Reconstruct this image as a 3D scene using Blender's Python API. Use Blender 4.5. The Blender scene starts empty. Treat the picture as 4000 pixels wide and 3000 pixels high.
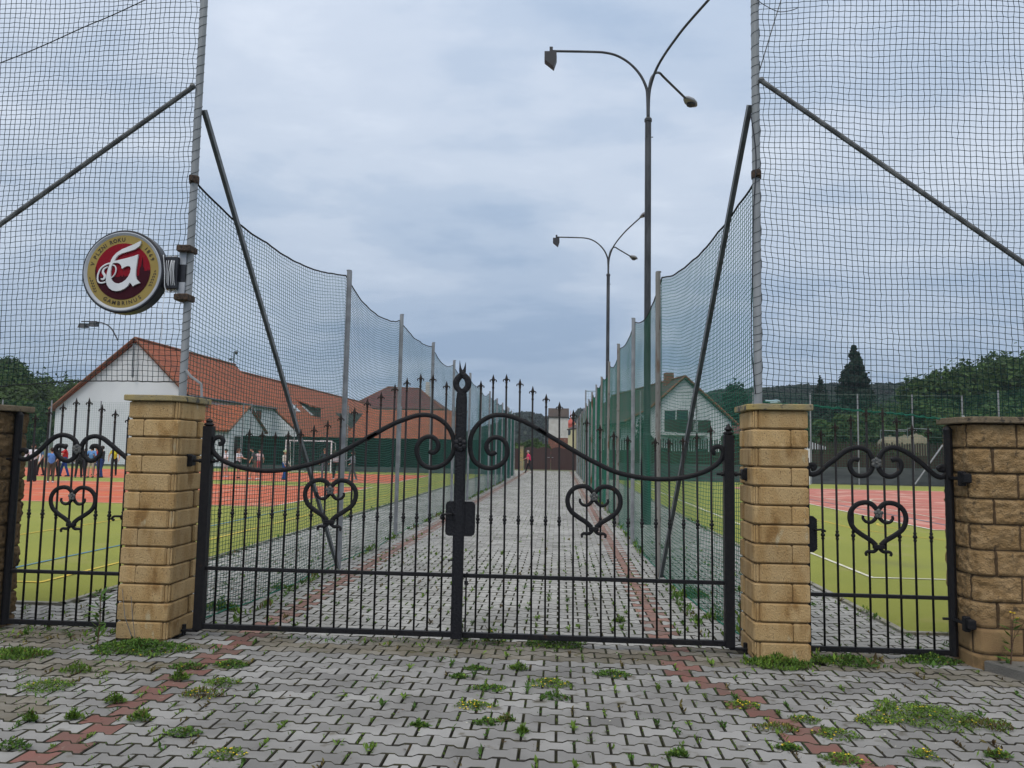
import bpy, bmesh, math, random
import numpy as np
from mathutils import Vector, Matrix, noise
random.seed(7); rng = np.random.default_rng(7)
S = bpy.context.scene
C = S.collection
R = math.radians

# ------------------------------------------------------------------ camera (27 mm phone lens, eye height 1.63 m)
F = 3040.0; CH = 1.63; ROLL = R(0.75); VPX, VPY = 2187.0, 1765.0       # photo pixels of the driveway's vanishing point
_a = np.array([(VPX-2000)/F, -(VPY-1500)/F, 1.0]); _a /= np.linalg.norm(_a)
_u = np.array([math.sin(ROLL), math.cos(ROLL), 0]); _u -= _a*_u.dot(_a); _u /= np.linalg.norm(_u)
_x = np.cross(_u, _a); _x = _x if _x[0] > 0 else -_x
M = np.stack([_x, _a, _u])
def ray(px, py): return M @ np.array([(px-2000)/F, -(py-1500)/F, 1.0])
def gnd(px, py, z=0.0):
    d = ray(px, py); t = (z-CH)/d[2]; return (d[0]*t, d[1]*t, z)
def onY(px, py, y):
    d = ray(px, py); t = y/d[1]; return (d[0]*t, y, CH+d[2]*t)
cam = bpy.data.objects.new('camera', bpy.data.cameras.new('camera')); C.objects.link(cam)
r_, u_, f_ = M[:, 0], M[:, 1], M[:, 2]
cam.matrix_world = Matrix(((r_[0], u_[0], -f_[0], 0), (r_[1], u_[1], -f_[1], 0), (r_[2], u_[2], -f_[2], CH), (0, 0, 0, 1)))
cam.data.sensor_width = 36; cam.data.lens = F/4000*36; cam.data.clip_start = 0.05; cam.data.clip_end = 4000
S.camera = cam

# ------------------------------------------------------------------ sky: overcast cloud deck over a Nishita sky, one weak wide sun
W = bpy.data.worlds.new("World"); S.world = W; W.use_nodes = True
wn = W.node_tree.nodes; wl = W.node_tree.links; wn.clear()
def WN(t, **k):
    n = wn.new(t)
    for a, v in k.items(): setattr(n, a, v)
    return n
def wmath(op, a, b=None, c=None):
    n = WN('ShaderNodeMath', operation=op)
    for i, v in enumerate((a, b, c)):
        if v is None: continue
        if isinstance(v, (int, float)): n.inputs[i].default_value = v
        else: wl.new(v, n.inputs[i])
    return n.outputs[0]
SUN_EL, SUN_AZ = R(52), R(200)
sky = WN('ShaderNodeTexSky', sky_type='NISHITA'); sky.sun_disc = False; sky.sun_elevation = SUN_EL; sky.sun_rotation = SUN_AZ
tc = WN('ShaderNodeTexCoord'); sep = WN('ShaderNodeSeparateXYZ'); wl.new(tc.outputs['Generated'], sep.inputs[0])
zc = wmath('MAXIMUM', sep.outputs[2], 0.0); zz = wmath('ADD', zc, 0.16)
cmb = WN('ShaderNodeCombineXYZ'); wl.new(wmath('DIVIDE', sep.outputs[0], zz), cmb.inputs[0]); wl.new(wmath('DIVIDE', sep.outputs[1], zz), cmb.inputs[1])
def wnoise(scale, detail, loc, rough=0.55, dist=0.0, sc=(1, 1, 1)):
    mp = WN('ShaderNodeMapping'); mp.inputs['Location'].default_value = loc; mp.inputs['Scale'].default_value = sc
    wl.new(cmb.outputs[0], mp.inputs[0])
    n = WN('ShaderNodeTexNoise'); n.inputs['Scale'].default_value = scale; n.inputs['Detail'].default_value = detail
    n.inputs['Roughness'].default_value = rough; n.inputs['Distortion'].default_value = dist
    wl.new(mp.outputs[0], n.inputs['Vector']); return n.outputs['Fac']
def wramp(fac, stops, interp='EASE'):
    n = WN('ShaderNodeValToRGB'); n.color_ramp.interpolation = interp
    e = n.color_ramp.elements
    while len(e) < len(stops): e.new(0.5)
    for i, (p, c) in enumerate(stops): e[i].position = p; e[i].color = (*c, 1)
    wl.new(fac, n.inputs[0]); return n.outputs[0]
def wmix(fac, a, b, bt='MIX'):
    n = WN('ShaderNodeMix', data_type='RGBA', blend_type=bt)
    if isinstance(fac, (int, float)): n.inputs[0].default_value = fac
    else: wl.new(fac, n.inputs[0])
    for i, v in ((6, a), (7, b)):
        if isinstance(v, tuple): n.inputs[i].default_value = (*v, 1)
        else: wl.new(v, n.inputs[i])
    return n.outputs[2]
deck = wramp(zc, [(0.0, (3.0, 4.0, 5.6)), (0.12, (4.1, 5.1, 6.7)), (0.30, (5.9, 6.8, 8.2)), (0.52, (6.5, 7.4, 8.9)), (0.70, (11.0, 11.2, 11.4)), (1.0, (16.0, 15.6, 14.8))], 'LINEAR')
big = wnoise(0.85, 6, (3.1, 0.7, 0), 0.55, 0.25, (0.9, 1.05, 1)); mid = wnoise(2.3, 7, (7.3, 2.2, 0), 0.55, 0.15, (0.8, 1.2, 1))
cl = wmath('ADD', wmath('MULTIPLY', big, 0.62), wmath('MULTIPLY', mid, 0.38))
shade = wramp(cl, [(0.38, (0.71, 0.79, 0.87)), (0.455, (0.88, 0.92, 0.955)), (0.52, (1.05, 1.045, 1.035)), (0.60, (1.22, 1.18, 1.13))])
clouds = wmix(1.0, deck, shade, 'MULTIPLY')
full = wmix(0.93, sky.outputs[0], clouds)
bg = WN('ShaderNodeBackground'); bg.inputs[1].default_value = 0.1; wl.new(full, bg.inputs[0])
wo = WN('ShaderNodeOutputWorld'); wl.new(bg.outputs[0], wo.inputs[0])
sun = bpy.data.objects.new('sun', bpy.data.lights.new('sun', 'SUN')); C.objects.link(sun)
sun.data.energy = 1.2; sun.data.angle = R(25); sun.data.color = (1.0, 0.95, 0.88)
_sd = Vector((math.sin(SUN_AZ)*math.cos(SUN_EL), math.cos(SUN_AZ)*math.cos(SUN_EL), math.sin(SUN_EL)))
sun.rotation_euler = _sd.to_track_quat('Z', 'Y').to_euler()
S.view_settings.view_transform = 'Standard'; S.view_settings.look = 'None'; S.view_settings.gamma = 1; S.view_settings.exposure = 0.0
S.render.engine = 'CYCLES'; S.cycles.max_bounces = 6; S.cycles.use_denoising = True

# ------------------------------------------------------------------ materials
def mat(name, col, rough=0.7, var=None, vs=6.0, detail=4, bump=0.0, bs=60.0, metal=0.0, island=None, spots=None, spec=0.4, squash=None, vr=(0.4, 0.62), trans=0.0):
    """col base; var = second colour mixed by object-space noise; island = (lo,hi) brightness per mesh island; spots = (colour, scale, threshold)"""
    m = bpy.data.materials.new(name); m.use_nodes = True; n = m.node_tree.nodes; l = m.node_tree.links
    b = n['Principled BSDF']; b.inputs['Roughness'].default_value = rough; b.inputs['Metallic'].default_value = metal
    b.inputs['Specular IOR Level'].default_value = spec
    tcn = n.new('ShaderNodeTexCoord'); vec = tcn.outputs['Object']
    if squash:
        mp = n.new('ShaderNodeMapping'); mp.inputs['Scale'].default_value = squash; l.new(vec, mp.inputs[0]); vec = mp.outputs[0]
    def nz(scale, det=4):
        t = n.new('ShaderNodeTexNoise'); t.inputs['Scale'].default_value = scale; t.inputs['Detail'].default_value = det; l.new(vec, t.inputs['Vector']); return t.outputs['Fac']
    def rng_(v, a, bb, c=0.0, d=1.0):
        t = n.new('ShaderNodeMapRange'); l.new(v, t.inputs[0])
        for i, x in enumerate((a, bb, c, d)): t.inputs[i+1].default_value = x
        return t.outputs[0]
    def mx(f, a, bb, bt='MIX'):
        t = n.new('ShaderNodeMix'); t.data_type = 'RGBA'; t.blend_type = bt
        if isinstance(f, float): t.inputs[0].default_value = f
        else: l.new(f, t.inputs[0])
        for i, x in ((6, a), (7, bb)):
            if isinstance(x, tuple): t.inputs[i].default_value = (*x[:3], 1)
            else: l.new(x, t.inputs[i])
        return t.outputs[2]
    c = col
    if var: c = mx(rng_(nz(vs, detail), *vr), col, var)
    if spots:
        for sc_, s2, th in spots: c = mx(rng_(nz(s2, 5), th, th+0.08), c, sc_)
    if island:
        g = n.new('ShaderNodeNewGeometry'); v = rng_(g.outputs['Random Per Island'], 0, 1, *island)
        t = n.new('ShaderNodeCombineColor')
        for i in range(3): l.new(v, t.inputs[i])
        c = mx(1.0, c, t.outputs[0], 'MULTIPLY')
    if isinstance(c, tuple): b.inputs['Base Color'].default_value = (*c[:3], 1)
    else: l.new(c, b.inputs['Base Color'])
    if bump:
        bn = n.new('ShaderNodeBump'); bn.inputs['Strength'].default_value = bump; bn.inputs['Distance'].default_value = 0.02
        l.new(nz(bs, 6), bn.inputs['Height']); l.new(bn.outputs[0], b.inputs['Normal'])
    if trans:
        tr = n.new('ShaderNodeBsdfTranslucent'); ms = n.new('ShaderNodeMixShader'); ms.inputs[0].default_value = trans
        if isinstance(c, tuple): tr.inputs[0].default_value = (*c[:3], 1)
        else: l.new(c, tr.inputs[0])
        l.new(b.outputs[0], ms.inputs[1]); l.new(tr.outputs[0], ms.inputs[2])
        l.new(ms.outputs[0], n['Material Output'].inputs['Surface'])
    return m
m_iron = mat('black iron paint', (0.0065, 0.0065, 0.009), 0.5, (0.011, 0.010, 0.011), 30, bump=0.3, bs=140, spec=0.25, spots=[((0.035, 0.019, 0.012), 14, 0.68)])
m_tip = mat('worn iron tips', (0.012, 0.0095, 0.009), 0.55, (0.028, 0.018, 0.013), 40, spec=0.25)
m_rosette = mat('weathered rosette', (0.05, 0.055, 0.06), 0.55, (0.13, 0.13, 0.12), 60)
m_hammer = mat('hammered iron', (0.008, 0.008, 0.011), 0.45, (0.014, 0.014, 0.017), 50, bump=0.4, bs=60, spec=0.25)
m_block = mat('sand concrete block', (0.53, 0.365, 0.18), 0.9, (0.45, 0.285, 0.12), 6, 6, bump=0.8, bs=110, island=(0.84, 1.12), spots=[((0.30, 0.17, 0.06), 3.2, 0.60), ((0.17, 0.11, 0.055), 75, 0.62), ((0.52, 0.42, 0.26), 7, 0.66)], squash=(1.6, 1.6, 0.6))
m_core = mat('pillar joint', (0.14, 0.09, 0.04), 0.95)
m_cap = mat('pillar cap concrete', (0.25, 0.215, 0.14), 0.9, (0.38, 0.29, 0.11), 4, bump=0.4, bs=70, spots=[((0.09, 0.085, 0.07), 14, 0.56)])
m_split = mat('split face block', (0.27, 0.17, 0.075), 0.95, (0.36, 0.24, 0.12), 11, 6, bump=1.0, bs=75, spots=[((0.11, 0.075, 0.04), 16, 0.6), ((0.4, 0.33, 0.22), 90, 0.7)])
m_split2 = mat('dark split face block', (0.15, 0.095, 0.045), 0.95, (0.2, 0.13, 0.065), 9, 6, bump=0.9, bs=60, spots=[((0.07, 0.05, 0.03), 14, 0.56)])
m_capd = mat('wall cap concrete', (0.15, 0.115, 0.075), 0.9, (0.22, 0.17, 0.11), 8, bump=0.6, bs=60, spots=[((0.06, 0.05, 0.04), 22, 0.58)])
m_paver = mat('grey concrete paver', (0.285, 0.28, 0.276), 0.92, (0.205, 0.20, 0.196), 1.6, 5, bump=0.35, bs=220, island=(0.74, 1.14), spots=[((0.14, 0.13, 0.11), 6, 0.62), ((0.11, 0.10, 0.085), 60, 0.68), ((0.44, 0.44, 0.43), 160, 0.7)])
m_paver_d = mat('dirty concrete paver', (0.205, 0.19, 0.165), 0.95, (0.15, 0.132, 0.10), 3, 5, bump=0.4, bs=200, island=(0.8, 1.15), spots=[((0.1, 0.09, 0.045), 9, 0.6)])
m_paverr = mat('red concrete paver', (0.20, 0.090, 0.075), 0.9, (0.16, 0.095, 0.08), 3, 5, bump=0.35, bs=220, island=(0.8, 1.15), spots=[((0.3, 0.24, 0.2), 12, 0.66)])
m_paver_a = mat('grazing-lit grey paver', (0.36, 0.355, 0.345), 0.92, (0.285, 0.28, 0.27), 0.9, 5, bump=0.3, bs=200, island=(0.82, 1.12), spots=[((0.2, 0.19, 0.15), 4, 0.64)])  # grey pavers past the gate: brightness at grazing view put into the colour
m_paver_ra = mat('grazing-lit red paver', (0.25, 0.135, 0.11), 0.92, (0.22, 0.15, 0.13), 3, 5, island=(0.82, 1.12))  # red pavers past the gate, lightened in colour along with the grey
m_edge = mat('soil stained paver edge', (0.034, 0.031, 0.026), 1.0, (0.055, 0.052, 0.03), 9)
m_soil = mat('joint soil', (0.022, 0.019, 0.014), 1.0, (0.035, 0.04, 0.014), 5, 6, bump=0.6, bs=150)
m_ground = mat('rough grass ground', (0.07, 0.095, 0.03), 1.0, (0.10, 0.10, 0.05), 0.3, 6, bump=0.5, bs=20)
m_turf = mat('artificial turf', (0.205, 0.212, 0.028), 0.95, (0.158, 0.175, 0.024), 0.5, 6, bump=0.35, bs=160, spec=0.06, spots=[((0.215, 0.20, 0.055), 0.9, 0.58), ((0.12, 0.12, 0.035), 0.25, 0.62)], vr=(0.35, 0.65))
_b = m_turf.node_tree.nodes['Principled BSDF']; _b.inputs['Sheen Weight'].default_value = 0.55; _b.inputs['Sheen Roughness'].default_value = 0.45; _b.inputs['Sheen Tint'].default_value = (0.95, 0.95, 0.35, 1)
m_court = mat('red court', (0.54, 0.118, 0.052), 0.9, (0.44, 0.105, 0.052), 0.35, 7, bump=0.3, bs=120, spots=[((0.52, 0.2, 0.13), 0.8, 0.56), ((0.34, 0.15, 0.10), 0.3, 0.6)])
m_courtp = mat('faded red court', (0.46, 0.155, 0.12), 0.9, (0.38, 0.125, 0.095), 0.35, 7, bump=0.3, bs=120, spots=[((0.52, 0.26, 0.21), 0.8, 0.54), ((0.33, 0.15, 0.12), 0.3, 0.6)])
m_lw = mat('white line paint', (0.68, 0.66, 0.55), 0.9, (0.5, 0.48, 0.36), 5)
m_ly = mat('yellow line paint', (0.62, 0.45, 0.06), 0.9, (0.5, 0.4, 0.07), 4)
m_lb = mat('blue line paint', (0.08, 0.19, 0.30), 0.9, (0.11, 0.21, 0.2), 4)
m_kerb = mat('kerb concrete', (0.30, 0.285, 0.25), 0.9, (0.2, 0.19, 0.13), 5, bump=0.5, bs=80)
m_slab = mat('dark concrete slab', (0.13, 0.125, 0.115), 0.9, (0.19, 0.18, 0.16), 5, bump=0.5, bs=80)
m_net = mat('dark green netting', (0.008, 0.032, 0.030), 0.8, spec=0.15)
m_netg = mat('green netting', (0.018, 0.135, 0.085), 0.75, (0.026, 0.16, 0.105), 0.6, spec=0.2)
m_galv = mat('galvanised steel', (0.30, 0.31, 0.33), 0.55, (0.22, 0.225, 0.24), 7, metal=0.25, spots=[((0.16, 0.12, 0.09), 12, 0.68)])
m_rust = mat('rusty post', (0.26, 0.25, 0.235), 0.7, (0.20, 0.19, 0.18), 6, spots=[((0.12, 0.06, 0.03), 5, 0.58), ((0.08, 0.05, 0.035), 30, 0.6)], squash=(1, 1, 0.25))
m_mast = mat('white mast paint', (0.30, 0.315, 0.335), 0.5, (0.22, 0.235, 0.25), 5, spots=[((0.20, 0.10, 0.05), 9, 0.70), ((0.25, 0.26, 0.27), 25, 0.62)], squash=(1, 1, 0.3))
m_brace = mat('grey angle steel', (0.16, 0.17, 0.185), 0.5, (0.11, 0.118, 0.125), 8, spots=[((0.15, 0.09, 0.06), 18, 0.68)])
m_pipe = mat('dark pipe', (0.07, 0.073, 0.077), 0.5, (0.16, 0.165, 0.17), 10)
m_rope = mat('grey lashing cord', (0.16, 0.165, 0.165), 0.9)
m_roped = mat('dark rope', (0.012, 0.016, 0.016), 0.9)
m_clamp = mat('rusty clamp', (0.032, 0.022, 0.018), 0.8, (0.08, 0.048, 0.03), 40, bump=0.5, bs=80)
m_blk = mat('black plastic', (0.012, 0.012, 0.017), 0.35, spec=0.5)
m_white = mat('white plastic', (0.72, 0.73, 0.75), 0.35, (0.62, 0.63, 0.66), 4)
m_rim = mat('grey white sign rim', (0.42, 0.44, 0.48), 0.4, (0.34, 0.36, 0.40), 4)
m_gold = mat('gold sign band', (0.34, 0.255, 0.08), 0.5, (0.30, 0.22, 0.07), 3, spec=0.15)
m_red = mat('red sign face', (0.23, 0.006, 0.016), 0.5, spec=0.12)
m_maroon = mat('maroon silhouette', (0.04, 0.004, 0.010), 0.5, spec=0.12)
m_letter = mat('dark brown lettering', (0.035, 0.025, 0.015), 0.5)
m_lamp = mat('lamp pole steel', (0.035, 0.037, 0.042), 0.5, (0.07, 0.073, 0.08), 6, metal=0.2, squash=(1, 1, 0.3))
m_lens = mat('lamp lens', (0.16, 0.16, 0.15), 0.2)
m_lampdark = mat('dark lamp housing', (0.03, 0.03, 0.034), 0.5)
m_lampgrey = mat('grey lamp shell', (0.25, 0.26, 0.285), 0.5)
m_render_ = mat('white render', (0.70, 0.72, 0.74), 0.9, (0.60, 0.62, 0.64), 0.25, 5, spots=[((0.4, 0.4, 0.4), 0.6, 0.68)])
m_wrender = mat('old white plaster', (0.60, 0.58, 0.55), 0.95, (0.5, 0.47, 0.43), 1.2, 6, spots=[((0.25, 0.2, 0.17), 3, 0.68)])
m_beige = mat('beige render', (0.42, 0.41, 0.35), 0.9, (0.36, 0.35, 0.3), 0.4)
m_yel = mat('pale yellow render', (0.56, 0.50, 0.30), 0.9)
m_brick = mat('old brick', (0.24, 0.085, 0.055), 0.95, (0.15, 0.07, 0.05), 3, 6, spots=[((0.36, 0.26, 0.2), 2.5, 0.62)])
def roofmat(name, a, b):
    m = mat(name, a, 0.85, b, 0.8, 6, spots=[((a[0]*0.55, a[1]*0.6, a[2]*0.6), 2.5, 0.63)])
    n = m.node_tree.nodes; l = m.node_tree.links; bs = n['Principled BSDF']
    uv = n.new('ShaderNodeUVMap'); br = n.new('ShaderNodeTexBrick'); br.inputs['Scale'].default_value = 1.0
    br.inputs['Brick Width'].default_value = 0.3; br.inputs['Row Height'].default_value = 0.36; br.inputs['Mortar Size'].default_value = 0.04
    br.inputs['Color1'].default_value = (1, 1, 1, 1); br.inputs['Color2'].default_value = (0.78, 0.76, 0.76, 1); br.inputs['Mortar'].default_value = (0.42, 0.42, 0.42, 1)
    l.new(uv.outputs[0], br.inputs['Vector'])
    mx = n.new('ShaderNodeMix'); mx.data_type = 'RGBA'; mx.blend_type = 'MULTIPLY'; mx.inputs[0].default_value = 0.85
    src = bs.inputs['Base Color'].links[0].from_socket; l.new(src, mx.inputs[6]); l.new(br.outputs[0], mx.inputs[7]); l.new(mx.outputs[2], bs.inputs['Base Color'])
    return m
m_roof = roofmat('orange roof tiles', (0.40, 0.105, 0.042), (0.31, 0.085, 0.04))
m_roofd = roofmat('dark red roof tiles', (0.16, 0.045, 0.045), (0.12, 0.04, 0.04))
m_roofg = roofmat('grey brown roof tiles', (0.085, 0.06, 0.05), (0.06, 0.05, 0.045))
m_verge = mat('verge tiles', (0.24, 0.085, 0.045), 0.8, (0.16, 0.07, 0.04), 1.5)
m_glass = mat('dark window glass', (0.02, 0.025, 0.03), 0.08, spec=0.6)
m_sky = mat('bright skylight glass', (0.55, 0.6, 0.65), 0.15)
m_frame = mat('window frame', (0.6, 0.6, 0.6), 0.5)
m_dwood = mat('dark brown wood', (0.035, 0.020, 0.016), 0.7, (0.05, 0.03, 0.022), 4, squash=(3, 3, 0.3))
m_gatew = mat('brown gate boards', (0.042, 0.019, 0.016), 0.5, (0.055, 0.027, 0.022), 3, squash=(6, 6, 0.2))
m_bwood = mat('brown fence boards', (0.034, 0.021, 0.015), 0.8, (0.048, 0.031, 0.022), 2, squash=(3, 3, 0.2))
m_cwall = mat('grey block wall', (0.065, 0.073, 0.078), 0.9, (0.10, 0.11, 0.114), 1.2, 5, squash=(0.5, 0.5, 2.5))
m_screen = mat('dark green screen', (0.007, 0.017, 0.013), 0.85, (0.010, 0.024, 0.017), 1.0, spec=0.1)
m_screen2 = mat('green coated wire', (0.08, 0.12, 0.10), 0.6)
m_tank = mat('beige tank', (0.22, 0.19, 0.12), 0.7, (0.16, 0.14, 0.09), 1.5)
m_onion = mat('red onion dome', (0.42, 0.06, 0.035), 0.5)
m_bark = mat('bark', (0.06, 0.045, 0.032), 0.95, (0.035, 0.028, 0.02), 8)
def leafm(name, a, b, vs=0.5):
    return mat(name, a, 0.75, b, vs, 4, island=(0.55, 1.45), spec=0.25, trans=0.3)
m_leafd = leafm('deciduous leaves', (0.056, 0.104, 0.024), (0.030, 0.064, 0.019))
m_leafl = leafm('light leaves', (0.058, 0.10, 0.024), (0.034, 0.066, 0.02))
m_leafc = leafm('conifer needles', (0.020, 0.041, 0.022), (0.012, 0.027, 0.016))
m_weed = leafm('weed leaves', (0.15, 0.245, 0.035), (0.10, 0.175, 0.028), 6)
m_weed2 = leafm('dark weed leaves', (0.075, 0.155, 0.028), (0.055, 0.12, 0.022), 9)
m_weed3 = leafm('dry weed leaves', (0.15, 0.13, 0.035), (0.10, 0.065, 0.03), 9)
m_stem = mat('red brown stem', (0.09, 0.05, 0.03), 0.8)
m_flower = mat('yellow petals', (0.75, 0.52, 0.02), 0.6)
m_forest = mat('forested hill', (0.013, 0.028, 0.016), 0.95, (0.009, 0.019, 0.012), 0.05, 6, island=(0.75, 1.25), spec=0.08)
m_soilhill = mat('hill ground', (0.03, 0.045, 0.022), 1.0)

# ------------------------------------------------------------------ mesh builder
class MB:
    def __init__(s): s.v = []; s.f = []; s.m = []; s.n = 0
    def add(s, vs, fs, mi=0):
        b = s.n; s.v.extend([tuple(p) for p in vs]); s.n += len(vs)
        for f in fs: s.f.append(tuple(i+b for i in f)); s.m.append(mi)
        return s
    def box(s, x0, x1, y0, y1, z0, z1, mi=0, b=0.0):
        if b <= 0:
            v = [(x, y, z) for z in (z0, z1) for (x, y) in ((x0, y0), (x1, y0), (x1, y1), (x0, y1))]
            return s.add(v, [(3, 2, 1, 0), (4, 5, 6, 7), (0, 1, 5, 4), (1, 2, 6, 5), (2, 3, 7, 6), (3, 0, 4, 7)], mi)
        return s.prism([(x0, y0), (x1, y0), (x1, y1), (x0, y1)], z0, z1, mi, b)
    def prism(s, poly, z0, z1, mi=0, b=0.0):
        """vertical prism over a CCW xy polygon, edges chamfered by b"""
        n = len(poly); cx = sum(p[0] for p in poly)/n; cy = sum(p[1] for p in poly)/n
        w = max(max(p[0] for p in poly)-min(p[0] for p in poly), 1e-6); d = max(max(p[1] for p in poly)-min(p[1] for p in poly), 1e-6)
        def ring(z, k): return [(cx+(p[0]-cx)*(1-2*k/w), cy+(p[1]-cy)*(1-2*k/d), z) for p in poly]
        rs = [ring(z0, b), ring(z0+b, 0), ring(z1-b, 0), ring(z1, b)] if b > 0 else [ring(z0, 0), ring(z1, 0)]
        v = [p for r in rs for p in r]; f = [tuple(range(n))[::-1], tuple(range(n*(len(rs)-1), n*len(rs)))]
        for k in range(len(rs)-1):
            for i in range(n): j = (i+1) % n; f.append((k*n+i, k*n+j, k*n+n+j, k*n+n+i))
        return s.add(v, f, mi)
    def tube(s, pts, r, n=8, mi=0, cap=True):
        pts = [Vector(p) for p in pts]; m = len(pts); rr = r if isinstance(r, (list, tuple)) else [r]*m
        t0 = (pts[1]-pts[0]).normalized(); up = Vector((0, 0, 1)) if abs(t0.z) < 0.9 else Vector((1, 0, 0))
        a = t0.cross(up).normalized(); v = []
        for i, p in enumerate(pts):
            t = (pts[min(i+1, m-1)]-pts[max(i-1, 0)]).normalized(); a = (a-t*a.dot(t)).normalized(); b = t.cross(a)
            for k in range(n): w = 2*math.pi*k/n; v.append(p+(a*math.cos(w)+b*math.sin(w))*rr[i])
        f = [(i*n+k, i*n+(k+1) % n, (i+1)*n+(k+1) % n, (i+1)*n+k) for i in range(m-1) for k in range(n)]
        if cap: f += [tuple(range(n))[::-1], tuple(range((m-1)*n, m*n))]
        return s.add(v, f, mi)
    def lathe(s, prof, o=(0, 0, 0), n=12, mi=0, axis='z'):
        v = []
        for r, z in prof:
            for k in range(n):
                a = 2*math.pi*k/n; x, y = r*math.cos(a), r*math.sin(a)
                v.append((o[0]+x, o[1]+y, o[2]+z) if axis == 'z' else ((o[0]+x, o[1]+z, o[2]+y) if axis == 'y' else (o[0]+z, o[1]+x, o[2]+y)))
        m = len(prof); f = [(i*n+k, i*n+(k+1) % n, (i+1)*n+(k+1) % n, (i+1)*n+k) for i in range(m-1) for k in range(n)]
        f += [tuple(range(n))[::-1], tuple(range((m-1)*n, m*n))]
        return s.add(v, f, mi)
    def bar(s, pts, w, d, y=None, mi=0, wf=None):
        """flat bar bent in the vertical XZ plane: w in the plane, d through it, chamfered"""
        pts = [Vector(p) for p in pts]; m = len(pts); v = []
        for i, p in enumerate(pts):
            t = pts[min(i+1, m-1)]-pts[max(i-1, 0)]; t.y = 0; t.normalize(); nn = Vector((-t.z, 0, t.x)); ww = w*(wf(i/(m-1)) if wf else 1)/2
            yy = p.y if y is None else y
            for a, b in ((-1, .25), (-.55, .5), (.55, .5), (1, .25), (1, -.25), (.55, -.5), (-.55, -.5), (-1, -.25)):
                q = p+nn*(a*ww); v.append((q.x, yy+b*d, q.z))
        f = [(i*8+k, i*8+(k+1) % 8, (i+1)*8+(k+1) % 8, (i+1)*8+k) for i in range(m-1) for k in range(8)]
        f += [tuple(range(8))[::-1], tuple(range((m-1)*8, m*8))]
        return s.add(v, f, mi)
    def extr(s, poly, y0, y1, mi=0, hole=None):
        """XZ polygon extruded along y (front y0); hole = inner ring bridged with a seam"""
        pl = list(poly)
        if hole:
            h = list(hole); i0, j0 = min(((i, j) for i in range(len(pl)) for j in range(len(h))), key=lambda ij: (pl[ij[0]][0]-h[ij[1]][0])**2+(pl[ij[0]][1]-h[ij[1]][1])**2)
            pl = pl[:i0+1]+h[j0:]+h[:j0+1]+pl[i0:]
        n = len(pl); v = [(p[0], y0, p[1]) for p in pl]+[(p[0], y1, p[1]) for p in pl]
        f = [tuple(range(n)), tuple(range(n, 2*n))[::-1]]+[(i, (i+1) % n, n+(i+1) % n, n+i) for i in range(n)]
        return s.add(v, f, mi)
    def ball(s, c, r, n=8, mi=0, sc=(1, 1, 1)):
        pr = [(max(math.sin(math.pi*i/(n//2+1)), 0.02), -math.cos(math.pi*i/(n//2+1))) for i in range(n//2+2)]
        v = []; 
        for a, z in pr:
            for k in range(n): w = 2*math.pi*k/n; v.append((c[0]+r*sc[0]*a*math.cos(w), c[1]+r*sc[1]*a*math.sin(w), c[2]+r*sc[2]*z))
        m = len(pr); f = [(i*n+k, i*n+(k+1) % n, (i+1)*n+(k+1) % n, (i+1)*n+k) for i in range(m-1) for k in range(n)]
        return s.add(v, f+[tuple(range(n))[::-1], tuple(range((m-1)*n, m*n))], mi)
    def build(s, name, mats, parent=None, smooth=False):
        me = bpy.data.meshes.new(name); o = Vector(parent.get('_o', (0, 0, 0))) if parent else Vector()
        me.from_pydata([(p[0]-o.x, p[1]-o.y, p[2]-o.z) for p in s.v], [], s.f)
        for m in (mats if isinstance(mats, (list, tuple)) else [mats]): me.materials.append(m)
        me.polygons.foreach_set('material_index', s.m)
        if smooth: me.polygons.foreach_set('use_smooth', [True]*len(me.polygons))
        ob = bpy.data.objects.new(name, me); C.objects.link(ob)
        if parent: ob.parent = parent; ob['_o'] = tuple(o)
        return ob
def npmesh(name, V, Q, mats, mi=None, parent=None):
    me = bpy.data.meshes.new(name); V = np.asarray(V, np.float32).reshape(-1, 3); Q = np.asarray(Q, np.int32); k = Q.shape[1]
    if parent: V = V-np.array(parent.get('_o', (0, 0, 0)), np.float32)
    me.vertices.add(len(V)); me.vertices.foreach_set('co', V.ravel())
    me.loops.add(Q.size); me.loops.foreach_set('vertex_index', Q.ravel())
    me.polygons.add(len(Q)); me.polygons.foreach_set('loop_start', np.arange(0, Q.size, k, dtype=np.int32))
    for m in (mats if isinstance(mats, (list, tuple)) else [mats]): me.materials.append(m)
    if mi is not None: me.polygons.foreach_set('material_index', np.asarray(mi, np.int32))
    me.update(calc_edges=True); me.validate()
    ob = bpy.data.objects.new(name, me); C.objects.link(ob)
    if parent: ob.parent = parent; ob['_o'] = parent.get('_o', (0, 0, 0))
    return ob
def tag(o, label=None, cat=None, group=None, kind=None):
    if label: o['label'] = label
    if cat: o['category'] = cat
    if group: o['group'] = group
    if kind: o['kind'] = kind
    return o
def thing(name, label, cat, loc, group=None):
    o = bpy.data.objects.new(name, None); C.objects.link(o); o.location = loc; o['_o'] = tuple(loc); o.empty_display_size = 0.1
    return tag(o, label, cat, group)
def struct(o): o['kind'] = 'structure'; return o
def smoothpath(pts, k=6):
    P = [Vector(p) for p in pts]; out = []
    for i in range(len(P)-1):
        p0, p1, p2, p3 = P[max(i-1, 0)], P[i], P[i+1], P[min(i+2, len(P)-1)]
        for j in range(k):
            t = j/k; out.append(0.5*((2*p1)+(p2-p0)*t+(2*p0-5*p1+4*p2-p3)*t*t+(3*p1-p0-3*p2+p3)*t**3))
    return out+[P[-1]]
def nz3(x, y, z=0.0): return noise.noise((x, y, z))

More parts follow.
